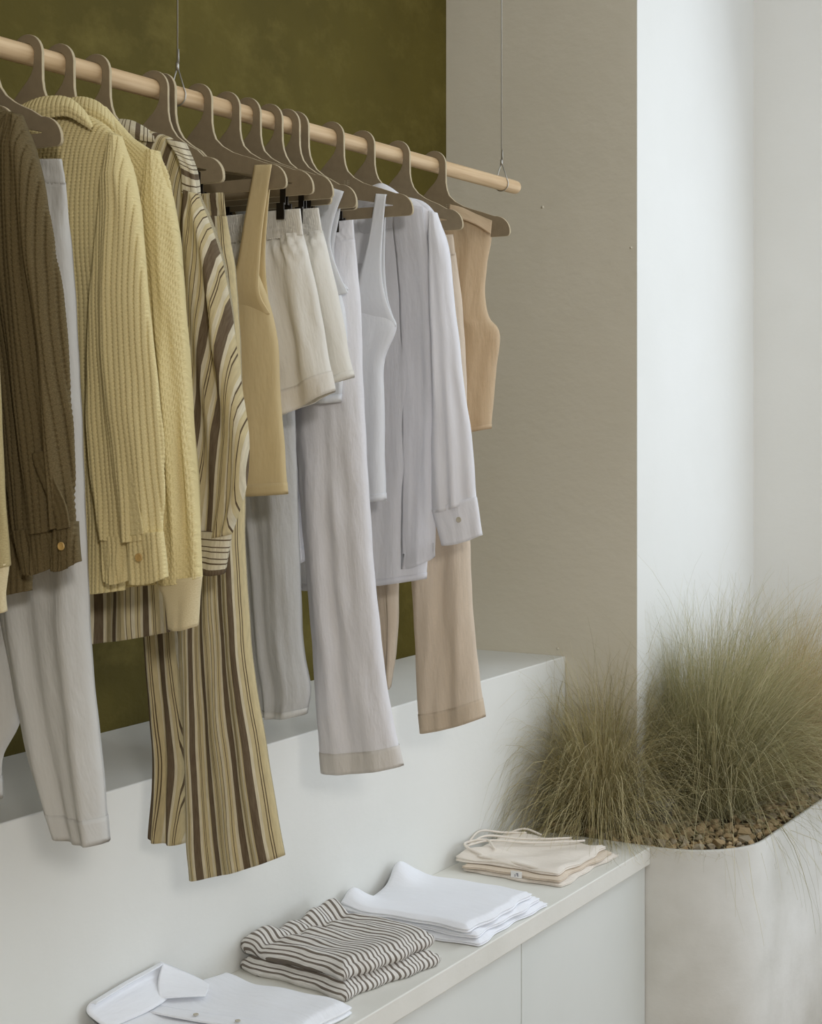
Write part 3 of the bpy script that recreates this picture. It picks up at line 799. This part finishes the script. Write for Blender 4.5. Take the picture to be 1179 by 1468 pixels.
loft('sleeve', [(212, 214, .026), (206, 330, .008), (216, 450), (232, 600), (238, 740), (228, 836)], [(226, 216, .026), (247, 305, .008), (255, 370), (266, 520), (279, 700), (289, 828)], X - .030, M['yellow_knit'], G, t=.026, seed=17, top_t=.5, waffle=WF, res=.0017, resu=.0011, resb=.02, folds=(.010, 2), bottom_t=.8)
loft('cuff', [(226, 833), (236, 852), (244, 898)], [(290, 826), (286, 850), (282, 898)], X - .030, M['yellow_rib'], G, t=.020, seed=18, top_t=1, folds=(.002, 2), res=.006)

# 5 striped shirt
X = XH['C']; G = garment('shirt', X, 'brown and cream striped shirt with rounded hem, in front of striped trousers', 'shirt', 920)
loft('body', [(120, 190), (60, 210), (20, 270), (30, 600), (60, 925)], [(205, 184), (255, 204), (276, 250), (264, 600), (244, 906)], X, M['stripe'], G, t=.026, seed=19, top_t=.75, folds=(.010, 3.5), res=.007)
sheet('collar', px_rows([[(150, 190, -.02), (154, 178, -.015), (160, 171, .005), (164, 180, .02)], [(184, 196, -.03), (184, 184, -.028), (186, 173, 0), (188, 180, .02)],
      [(204, 202, -.028), (204, 192, -.026), (204, 181, 0), (205, 188, .02)], [(222, 204, -.02), (221, 198, -.02), (220, 192, 0), (220, 194, .02)]], X), M['stripe_across'], G, .003)
loft('shoulder', [(240, 200), (262, 232), (266, 272)], [(264, 204), (279, 244), (284, 280)], X - .012, M['stripe_across'], G, t=.018, seed=20, mouth=0, res=.006, top_t=.8)
loft('sleeve', [(266, 272), (264, 335), (264, 420), (269, 540), (277, 652), (282, 705), (287, 764)], [(284, 278), (307, 335), (328, 420), (345, 540), (359, 652), (352, 705), (333, 766)], X - .020, M['stripe'], G, t=.024, seed=21, top_t=.6, folds=(.010, 2.2), res=.007, shear=.10, uv0=.0, bottom_t=.8)
loft('cuff', [(286, 760), (285, 815)], [(333, 762), (321, 823)], X - .022, M['stripe_across'], G, t=.017, seed=22, top_t=1, folds=(.002, 2), res=.006)

# 6 striped trousers
X = XH['D']; G = garment('trousers', X, 'wide-leg brown and cream striped trousers, lowest hem on the rail', 'trousers', 1262)
loft('waistband', [(112, 292), (112, 318)], [(321, 276), (324, 310)], X, M['stripe'], G, t=.0075, seed=23, top_t=.9, gather=(.012, .0015, 2), res=.004, power=6)
loft('leg', [(112, 312), (110, 500), (160, 750), (203, 850), (210, 930), (218, 1020), (223, 1090), (216, 1196)], [(230, 312), (240, 500), (252, 720), (258, 860), (262, 980), (265, 1100), (268, 1208)], X + .014, M['stripe'], G, t=.024, seed=24, folds=(.009, 2.2), res=.007, anchor=1, uv0=-.008)
loft('leg', [(200, 312), (215, 500), (240, 720), (257, 850), (262, 980), (268, 1090), (268, 1180), (273, 1260)], [(325, 310), (337, 390), (345, 520), (350, 700), (354, 840), (366, 970), (385, 1090), (408, 1226)], X - .006, M['stripe'], G, t=.028, seed=25, folds=(.009, 2.2), res=.007, anchor=-1, uv0=.072)

# 7 cream tank top
X = XH['E']; G = garment('tank_top', X, 'cream tank top with broad strap, right of the striped shirt sleeve', 'tank top', 710)
loft('body', [(195, 400), (185, 432), (180, 560), (178, 708)], [(366, 380), (387, 436), (403, 580), (413, 708)], X, M['cream'], G, t=.024, seed=26, top_t=.9, folds=(.006, 2.6), res=.008, hem=.02)
sheet('strap', px_rows([[(366, 243, .010), (389, 240, .010)], [(365, 238, -.002), (390, 237, -.002)], [(364, 246, -.013), (388, 246, -.013)], [(352, 310, -.020), (377, 318, -.020)], [(342, 370, -.024), (372, 376, -.024)], [(330, 420, -.024), (372, 420, -.024)], [(325, 458, -.012), (387, 450, -.006)]], X), M['cream'], G, .003)
sheet('strap', px_rows([[(370, 243, .010), (390, 241, .010)], [(368, 300, .018), (384, 300, .018)], [(350, 370, .022), (380, 370, .022)], [(330, 420, .022), (384, 425, .016)], [(325, 458, .010), (387, 450, .004)]], X), M['cream'], G, .003)
sheet('strap', px_rows([[(156, 262, .012), (182, 262, .012)], [(156, 258, 0), (182, 258, 0)], [(158, 266, -.013), (184, 266, -.013)], [(180, 340, -.018), (206, 340, -.018)], [(190, 430, -.024), (240, 440, -.024)]], X), M['cream'], G, .003)

# 8 grey-looking linen trousers behind the tank
X = XH['H']; G = garment('trousers', X, 'pale grey linen trousers behind the cream tank top, one leg showing', 'trousers', 1025)
loft('waistband', [(232, 320), (232, 350)], [(420, 308), (421, 340)], X, M['grey_linen'], G, t=.0075, seed=27, top_t=.9, gather=(.012, .0015, 2), res=.004, power=6)
loft('leg', [(232, 345), (235, 600), (250, 850), (262, 1015)], [(322, 345), (325, 600), (335, 850), (345, 1010)], X + .014, M['grey_linen'], G, t=.022, seed=28, folds=(.012, 2.2))
loft('leg', [(300, 345), (318, 600), (345, 800), (358, 940), (372, 1024)], [(421, 338), (422, 560), (426, 740), (429, 850), (435, 945), (443, 992), (437, 1024)], X, M['grey_linen'], G, t=.026, seed=29, folds=(.008, 2.6), res=.007, hem=.012, hem_mat=M['white_cot'])

# 9 front ivory shorts
X = XH['F']; G = garment('shorts', X, 'front pair of ivory shorts with gathered elastic waist', 'shorts', 597)
loft('waistband', [(268, 316), (268, 350)], [(431, 299), (435, 337)], X, M['ivory'], G, t=.0075, seed=30, top_t=.9, gather=(.0095, .0030, 2), res=.0024, power=6, folds=(.001, 2))
loft('leg', [(268, 346), (255, 460), (245, 600)], [(352, 346), (350, 460), (345, 606)], X + .014, M['ivory'], G, t=.022, seed=31, folds=(.012, 2.2), hem=.03, hem_mat=M['ivory_hem'])
loft('leg', [(330, 346), (335, 460), (352, 540), (365, 612)], [(434, 333), (450, 395), (463, 460), (473, 520), (481, 560)], X, M['ivory'], G, t=.024, seed=32, folds=(.010, 2.2), hem=.036, hem_mat=M['ivory_hem'], res=.007, gather=(.019, .0045, .12), fold_top=.6)

# 10 rear ivory shorts
X = XH['G']; G = garment('shorts', X, 'rear pair of ivory shorts, half covered by the front pair', 'shorts', 553)
loft('waistband', [(312, 312), (312, 346)], [(457, 298), (463, 334)], X, M['ivory'], G, t=.0075, seed=33, top_t=.9, gather=(.0095, .0030, 2), res=.0024, power=6, folds=(.001, 2))
loft('leg', [(312, 342), (300, 450), (295, 570)], [(392, 342), (392, 450), (390, 575)], X + .012, M['ivory'], G, t=.02, seed=34, folds=(.010, 2.2), hem=.03, hem_mat=M['ivory_hem'])
loft('leg', [(380, 342), (385, 450), (400, 520), (412, 566)], [(463, 330), (480, 400), (493, 460), (501, 505), (509, 540)], X, M['ivory'], G, t=.022, seed=35, folds=(.008, 2.2), hem=.012, res=.007, gather=(.019, .0045, .12), fold_top=.6)

# 11 white sleeveless blouse between the shorts and the long trousers
X = XH['I0']; G = garment('blouse', X, 'white sleeveless blouse peeking out between ivory shorts and linen trousers', 'blouse', 576)
loft('body', [(345, 400), (335, 440), (335, 578)], [(480, 394), (494, 440), (489, 576)], X, M['white_crisp'], G, t=.02, seed=36, top_t=.9, folds=(.008, 3), hem=.012, res=.008)
sheet('strap', px_rows([[(455, 268, .010), (491, 277, .010)], [(456, 264, -.002), (493, 275, -.002)], [(455, 270, -.012), (491, 280, -.012)], [(450, 310, -.018), (478, 316, -.018)], [(444, 350, -.02), (474, 352, -.02)], [(440, 390, -.02), (486, 392, -.018)], [(436, 436, -.008), (499, 420, -.004)]], X), M['white_crisp'], G, .002)
sheet('strap', px_rows([[(456, 269, .010), (491, 277, .010)], [(455, 312, .016), (486, 312, .016)], [(450, 352, .018), (479, 356, .018)], [(444, 395, .016), (484, 392, .014)], [(440, 430, .014), (500, 415, .006)]], X), M['white_crisp'], G, .002)
sheet('strap', px_rows([[(330, 286, .010), (360, 276, .010)], [(330, 282, -.002), (360, 272, -.002)], [(332, 288, -.012), (362, 279, -.012)], [(350, 350, -.018), (376, 345, -.018)], [(350, 420, -.018), (400, 420, -.018)]], X), M['white_crisp'], G, .002)

# 12 long white linen trousers
X = XH['I']; G = garment('trousers', X, 'long white linen trousers with deep hem, in the middle of the rail', 'trousers', 1110)
loft('waistband', [(340, 334), (340, 362)], [(507, 315), (509, 346)], X, M['white_linen'], G, t=.0075, seed=37, top_t=.9, gather=(.010, .0014, 2), res=.004, power=6)
loft('leg', [(340, 358), (360, 560), (398, 700), (427, 803)], [(430, 358), (440, 600), (439, 720), (437, 804)], X + .03, M['white_linen'], G, t=.02, seed=38, folds=(.010, 2), hem=.03)
loft('leg', [(400, 358), (412, 500), (426, 640), (436, 780), (447, 900), (455, 1010), (462, 1106)], [(509, 343), (517, 430), (520, 520), (525, 640), (534, 780), (548, 920), (562, 1020), (579, 1097)], X, M['white_linen'], G, t=.030, seed=39, folds=(.007, 2.2), res=.007, hem=.038, hem_mat=M['white_linen_hem'])

# 13 crisp white tank top
X = XH['J']; G = garment('tank_top', X, 'crisp white tank top hanging in front of the sheer shirt', 'tank top', 718)
loft('body', [(400, 430), (388, 470), (392, 600), (394, 722)], [(546, 436), (569, 464), (554, 512), (553, 600), (555, 717)], X, M['white_crisp'], G, t=.022, seed=40, top_t=.9, folds=(.007, 2.6), res=.008, hem=.012)
sheet('strap', px_rows([[(540, 284, .010), (553, 283, .010)], [(539, 279, -.002), (555, 280, -.002)], [(538, 286, -.012), (553, 286, -.012)], [(528, 347, -.018), (548, 340, -.018)], [(516, 395, -.021), (547, 390, -.021)], [(508, 435, -.021), (554, 432, -.019)], [(505, 476, -.010), (569, 468, -.003)]], X), M['white_crisp'], G, .0025)
sheet('strap', px_rows([[(540, 285, .010), (554, 283, .010)], [(540, 347, .016), (552, 340, .016)], [(525, 395, .02), (552, 390, .02)], [(508, 435, .02), (557, 432, .018)], [(505, 476, .010), (569, 468, .003)]], X), M['white_crisp'], G, .0025)
sheet('strap', px_rows([[(395, 298, .010), (412, 298, .010)], [(395, 294, -.002), (412, 294, -.002)], [(396, 301, -.012), (413, 301, -.012)], [(402, 370, -.018), (424, 370, -.018)], [(400, 450, -.02), (450, 455, -.02)]], X), M['white_crisp'], G, .0025)

# 14 sheer white shirt
X = XH['K']; G = garment('shirt', X, 'sheer white long-sleeved shirt with collar and button cuff', 'shirt', 840)
loft('body', [(500, 285), (450, 300), (415, 335), (418, 600), (430, 846)], [(575, 280), (612, 292), (633, 322), (628, 600), (612, 829)], X, M['sheer'], G, t=.026, seed=41, top_t=.8, folds=(.006, 2.6), res=.007, hem=.008)
loft('yoke', [(500, 285), (455, 299), (425, 330), (420, 378)], [(575, 280), (610, 292), (630, 320), (628, 372)], X, M['sheer2'], G, t=.0275, seed=41, top_t=.8, folds=(.004, 2), res=.008, mouth=0)
loft('front_panel', [(560, 290), (572, 420), (577, 600), (575, 816)], [(606, 296), (622, 420), (626, 600), (625, 798)], X - .0245, M['sheer'], G, t=.004, seed=43, folds=(.006, 2), res=.008)
sheet('collar', px_rows([[(522, 286, -.016), (526, 274, -.012), (532, 267, .004), (536, 276, .018)], [(541, 284, -.028), (543, 272, -.024), (546, 263, 0), (548, 272, .02)],
      [(560, 290, -.028), (560, 278, -.026), (560, 269, 0), (561, 276, .02)], [(576, 292, -.02), (575, 286, -.02), (575, 280, 0), (575, 282, .02)]], X), M['sheer2'], G, .002)
loft('sleeve', [(616, 302, .02), (616, 420), (620, 540), (618, 640), (619, 735)], [(626, 305, .02), (641, 355, .005), (652, 440), (664, 540), (676, 625), (684, 716)], X - .024, M['sheer2'], G, t=.020, seed=44, top_t=.5, folds=(.006, 2.0), res=.007, bottom_t=.8)
cf = loft('cuff', [(619, 731), (633, 782)], [(684, 712), (693, 767)], X - .026, M['sheer2'], G, t=.013, seed=45, top_t=1, folds=(.002, 2), res=.006)
button(658, 745, X - .0415, .0062, M['shell_button'], cf)

# 15 beige linen trousers
X = XH['Lx']; G = garment('trousers', X, 'beige linen trousers hanging behind the sheer white shirt', 'trousers', 1052)
loft('waistband', [(490, 350), (490, 378)], [(650, 336), (654, 366)], X, M['beige_linen'], G, t=.0075, seed=46, top_t=.9, gather=(.010, .0014, 2), res=.004, power=6)
loft('leg', [(490, 374), (510, 600), (535, 780), (545, 850), (552, 930), (556, 984)], [(572, 374), (575, 600), (572, 800), (570, 860), (566, 940), (559, 986)], X + .012, M['beige_linen'], G, t=.02, seed=47, folds=(.010, 2))
loft('leg', [(550, 374), (568, 560), (583, 740), (592, 850), (597, 940), (600, 1010), (603, 1050)], [(654, 362), (664, 440), (670, 560), (673, 700), (676, 820), (681, 905), (688, 965), (696, 1027)], X, M['beige_linen'], G, t=.026, seed=48, folds=(.010, 2.2), res=.007, hem=.036, hem_mat=M['beige_hem'])

# 16 apricot vest
X = XH['Mx']; G = garment('vest', X, 'apricot linen sleeveless vest at the far end of the rail', 'vest', 620)
loft('body', [(560, 322), (535, 345), (540, 390), (538, 430), (528, 455), (522, 470), (524, 540), (530, 640)], [(660, 304), (703, 324), (699, 380), (696, 425), (704, 458), (713, 468), (712, 530), (705, 614)], X, M['apricot'], G, t=.024, seed=49, top_t=.7, folds=(.006, 2.6), res=.006, hem=.012, edge=.0004)
sheet('shoulder', px_rows([[(642, 312, -.028), (646, 293, .0), (646, 312, .024)], [(660, 314, -.028), (662, 297, .0), (664, 314, .024)], [(682, 322, -.026), (684, 307, 0), (686, 322, .024)], [(704, 336, -.020), (706, 316, 0), (705, 336, .020)]], X), M['apricot'], G, .002)

# ------------------------------------------------------------------ folded clothes on the worktop
def folded(name, rect, z0, h, mat, parent, rot=0, bulge=.007, grooves=1, n=44, seed=1, wr=.0025, fn=None, inset=None, uvk=1.0):
    """a folded garment: rounded slab with creased top; u runs along +x, v runs from the counter front to the plinth"""
    g = np.random.default_rng(seed * 17 + 3)
    x0, x1, y0, y1 = rect; cx, cy = (x0 + x1) / 2, (y0 + y1) / 2
    lin = np.linspace(0, 1, n + 1); lin = .5 - .5 * np.sign(.5 - lin) * np.abs(1 - 2 * lin) ** .75
    U, Vv = np.meshgrid(lin, lin, indexing='ij')
    def place(u, v):
        x = x0 + (x1 - x0) * u; y = y0 + (y1 - y0) * v
        x = x + .005 * np.sin(v * 7 + seed) + .003 * np.sin(v * 17 + 2 * seed); y = y + .005 * np.sin(u * 6 + 1.7 * seed) + .003 * np.sin(u * 19 + seed)
        a = math.radians(rot); return cx + (x - cx) * math.cos(a) - (y - cy) * math.sin(a), cy + (x - cx) * math.sin(a) + (y - cy) * math.cos(a)
    Xg, Yg = place(U, Vv)
    wz = np.zeros_like(U)
    for k in range(7):
        kx, ky = g.normal(0, 9), g.normal(0, 6); wz += wr / (1 + .25 * k) * np.sin(kx * U + ky * Vv + g.random() * 6.28 + 1.2 * np.sin(3 * Vv + k))
    d = np.minimum(np.minimum(U, 1 - U) * (x1 - x0), np.minimum(Vv, 1 - Vv) * (y1 - y0))
    rr = min(.016, h * .6)
    zz = z0 + h - rr * .55 * (1 - np.clip(d / rr, 0, 1)) ** 2 + wz * .5 * np.clip(d / .03, 0.15, 1)
    if fn is not None: zz = zz + fn(U, Vv)
    top = np.stack([Xg, Yg, zz], -1)
    idx = np.arange((n + 1) ** 2).reshape(n + 1, n + 1)
    Fc = [(idx[i, j], idx[i + 1, j], idx[i + 1, j + 1], idx[i, j + 1]) for i in range(n) for j in range(n)]
    ring = [(i, 0) for i in range(n)] + [(n, j) for j in range(n)] + [(i, n) for i in range(n, 0, -1)] + [(0, j) for j in range(n, 0, -1)]
    rid = [idx[i, j] for i, j in ring]
    P = top[tuple(zip(*ring))] if False else np.array([top[i, j] for i, j in ring])
    ru, rv = np.array([U[i, j] for i, j in ring]), np.array([Vv[i, j] for i, j in ring])
    nxt, prv = np.roll(P, -1, 0), np.roll(P, 1, 0); t = nxt - prv
    nrm = np.stack([t[:, 1], -t[:, 0]], 1); nrm /= np.maximum(np.linalg.norm(nrm, axis=1), 1e-6)[:, None]
    V = [top.reshape(-1, 3)]; uv = [np.stack([U * (x1 - x0), Vv * (y1 - y0)], -1).reshape(-1, 2)]
    K = 12; prev = np.array(rid); base = (n + 1) ** 2
    for k in range(1, K + 1):
        f = k / K
        out = bulge * (np.abs(np.sin(np.pi * f * (grooves + 1))) ** .6 if grooves else math.sin(np.pi * min(f, .95)) ** .6)
        p = P.copy(); p[:, 0] += nrm[:, 0] * out; p[:, 1] += nrm[:, 1] * out
        p[:, 2] = P[:, 2] * (1 - f) + (z0 + .0004) * f
        V.append(p)
        drop = (P[:, 2] - p[:, 2])
        uv.append(np.stack([ru * (x1 - x0) + nrm[:, 0] * (drop + out), rv * (y1 - y0) + nrm[:, 1] * (drop + out)], -1))
        cur = base + np.arange(len(rid)); base += len(rid)
        Fc += [(prev[a], cur[a], cur[(a + 1) % len(rid)], prev[(a + 1) % len(rid)]) for a in range(len(rid))]
        prev = cur
    Fc.append(tuple(prev[::-1]))
    Fc = [tuple(f[::-1]) for f in Fc]
    return mesh_obj(name, np.concatenate(V), [f[::-1] for f in Fc], mat, parent, uv=np.concatenate(uv) * uvk)

gauss = lambda U, V, u, v, su, sv: np.exp(-((U - u) / su) ** 2 - ((V - v) / sv) ** 2)

# white T-shirts: a stack of three
z = ZT + .0008
for k, (rc, lab, h, rot) in enumerate([((3.31, 3.66, 1.722, 2.072), 'bottom folded white T-shirt of the stack', .014, 0),
                                       ((3.315, 3.64, 1.728, 2.070), 'middle folded white T-shirt of the stack', .015, .6),
                                       ((3.305, 3.62, 1.735, 2.068), 'top folded white T-shirt of the stack, neckline towards the wall', .018, -.8)]):
    f = None
    if k == 2:
        f = lambda U, V: .040 * gauss(U, V, .80, 1.0, .16, .16) + .030 * gauss(U, V, .12, 1.02, .12, .14) - .012 * gauss(U, V, .45, 1.0, .18, .14)
    r = empty('folded_t_shirt', (3.47, 1.9, z)); tag(r, lab, 'T-shirt', 'folded white T-shirts')
    folded('cloth', rc, z, h, M['white_fold'], r, rot, .005, 1, 48, 3 + k, .0022 if k == 2 else .0005, f)
    z += h + .0006

# ticking-striped shorts: two folded pairs
z = ZT + .0008
for k, (rc, lab, h, rot) in enumerate([((2.895, 3.185, 1.765, 2.055), 'lower folded pair of grey and white striped shorts', .034, -10),
                                       ((2.905, 3.190, 1.775, 2.055), 'upper folded pair of grey and white striped shorts', .036, -9)]):
    r = empty('folded_shorts', (3.04, 1.91, z)); tag(r, lab, 'shorts', 'folded striped shorts')
    f = (lambda U, V: .022 * gauss(U, V, .85, 1.0, .35, .10) + .012 * gauss(U, V, .1, .95, .14, .12) - .012 * gauss(U, V, .5, .80, .6, .05)
         + .004 * np.sin(U * 26 + 3 * V) * np.clip((V - .1) * 2, 0, 1)) if k else (lambda U, V: .0 * U)
    folded('cloth', rc, z, h, M['ticking'], r, rot, .011, 0, 52, 11 + k, .0045 if k else .0008, f)
    z += h + .0008

# beige tops
z = ZT + .0008
for k, (rc, lab, h, rot) in enumerate([((3.835, 4.175, 1.752, 2.03), 'bottom folded beige camisole of the stack beside the planter', .010, -2),
                                       ((3.835, 4.150, 1.760, 2.03), 'middle folded beige camisole of the stack beside the planter', .011, -1),
                                       ((3.850, 4.150, 1.770, 2.055), 'top folded beige camisole with loose straps, beside the planter', .012, 0)]):
    r = empty('folded_camisole', (4.0, 1.9, z)); tag(r, lab, 'camisole', 'folded beige camisoles')
    f = (lambda U, V: .012 * gauss(U, V, .2, .85, .25, .25) + .006 * gauss(U, V, .05, .5, .12, .2) + .003 * np.sin(U * 9 + V * 14)) if k == 2 else None
    folded('cloth', rc, z, h, M['beige_cot2'] if k != 1 else M['beige_cot'], r, rot, .004, 1, 44, 21 + k, .0035 if k == 2 else .0006, f)
    if k == 2:
        zt = z + h
        def cord(pts, rad, nm='strap'):
            P = np.array([(x, y, zt + dz) for x, y, dz in pts]); T = np.arange(len(P))
            tube(nm, spline(P, T, np.linspace(0, len(P) - 1, 40)), rad, M['beige_cot2'], r, 8)
        cord([(3.93, 2.065, .012), (4.00, 2.05, .022), (4.06, 1.98, .010), (4.10, 1.92, .008), (4.15, 1.87, .006)], .0030)
        cord([(3.90, 2.06, .016), (3.97, 2.02, .020), (4.03, 1.94, .011), (4.10, 1.86, .008), (4.148, 1.83, .004)], .0028)
        cord([(3.95, 2.08, .010), (4.03, 2.085, .024), (4.09, 2.05, .012), (4.14, 2.0, .006)], .0030)
        cord([(4.10, 2.06, -.004), (4.16, 2.02, .010), (4.175, 1.97, -.004)], .0032)
        cord([(3.86, 1.99, .010), (3.88, 2.05, .020), (3.93, 2.07, .018), (3.96, 2.03, .022), (3.91, 1.98, .016)], .0034)
        cord([(3.848, 1.80, -.004), (3.852, 1.86, .002), (3.86, 1.93, .004), (3.855, 2.0, .008)], .0034)
        lx = W(730, 1260, 3.832)
        o = box('care_label', (3.826, 1.862, zt - .026), (3.829, 1.892, zt - .010), M['care'], r)
        V, Fc = [], []
        for (dy, dz, w_, h_) in [(-.004, 0, .0015, .009), (-.001, .003, .005, .0015), (-.001, 0, .004, .0015), (.004, -.002, .0015, .006)]:
            b = len(V); y, zc = 1.876 + dy, zt - .018 + dz
            V += [(3.8256, y - w_/2, zc - h_/2), (3.8256, y + w_/2, zc - h_/2), (3.8256, y + w_/2, zc + h_/2), (3.8256, y - w_/2, zc + h_/2)]; Fc.append((b, b+1, b+2, b+3))
        mesh_obj('print', V, Fc, M['ink'], o, smooth=False)
    z += h + .0006

# folded white shirt with collar
z = ZT + .0008
r = empty('folded_shirt', (2.64, 1.9, z)); tag(r, 'folded white collared shirt at the bottom left of the worktop', 'shirt')
folded('cloth', (2.39, 2.81, 1.745, 2.055), z, .028, M['shirt_fold'], r, -2, .007, 1, 48, 31, .003,
       lambda U, V: .018 * gauss(U, V, .45, 1.0, .6, .16))
def P3(px, py, zz): return WZ(px, py, ZT + zz)
Q3 = lambda x, y, zz: (x, y, ZT + zz)
sheet('collar', [[Q3(2.425, 2.035, .040), Q3(2.415, 2.075, .066), Q3(2.428, 2.080, .079), Q3(2.430, 2.068, .080)], [Q3(2.525, 2.020, .045), Q3(2.522, 2.072, .072), Q3(2.527, 2.082, .087), Q3(2.530, 2.070, .088)],
      [Q3(2.600, 2.030, .046), Q3(2.606, 2.074, .074), Q3(2.612, 2.082, .092), Q3(2.612, 2.070, .093)], [Q3(2.630, 2.050, .048), Q3(2.640, 2.076, .074), Q3(2.642, 2.082, .094), Q3(2.638, 2.072, .096)]], M['shirt_fold'], r, .003)
sheet('collar', [[Q3(2.640, 2.076, .096), Q3(2.606, 2.060, .072), Q3(2.578, 2.036, .050)], [Q3(2.664, 2.056, .080), Q3(2.634, 2.034, .062), Q3(2.604, 2.012, .049)],
      [Q3(2.684, 2.030, .064), Q3(2.660, 2.010, .054), Q3(2.632, 1.992, .046)], [Q3(2.696, 2.004, .050), Q3(2.676, 1.990, .047), Q3(2.652, 1.978, .043)]], M['shirt_fold'], r, .003)
sheet('placket', [[P3(215, 1440, .0405), P3(208, 1450, .0405)], [P3(290, 1452, .036), P3(282, 1464, .036)], [P3(360, 1462, .034), P3(352, 1474, .034)], [P3(440, 1475, .033), P3(432, 1487, .033)]], M['shirt_fold'], r, .003)
def flat_button(px, py, zz):
    c = P3(px, py, zz); V, Fc = [], []; sg = 18
    prof = [(0, .0012), (.6, .0012), (.78, .0022), (.95, .0020), (1, .0004), (0, 0)]
    for rr, dz in prof:
        for k in range(sg): a = 6.2832 * k / sg; V.append((c[0] + rr * .0055 * math.cos(a), c[1] + rr * .0055 * math.sin(a), c[2] + dz))
    for i in range(len(prof) - 1):
        for k in range(sg): Fc.append((i*sg + k, i*sg + (k+1) % sg, (i+1)*sg + (k+1) % sg, (i+1)*sg + k))
    mesh_obj('button', V, Fc, M['shell_button'], r)
flat_button(281, 1455, .040); flat_button(341, 1464, .038)
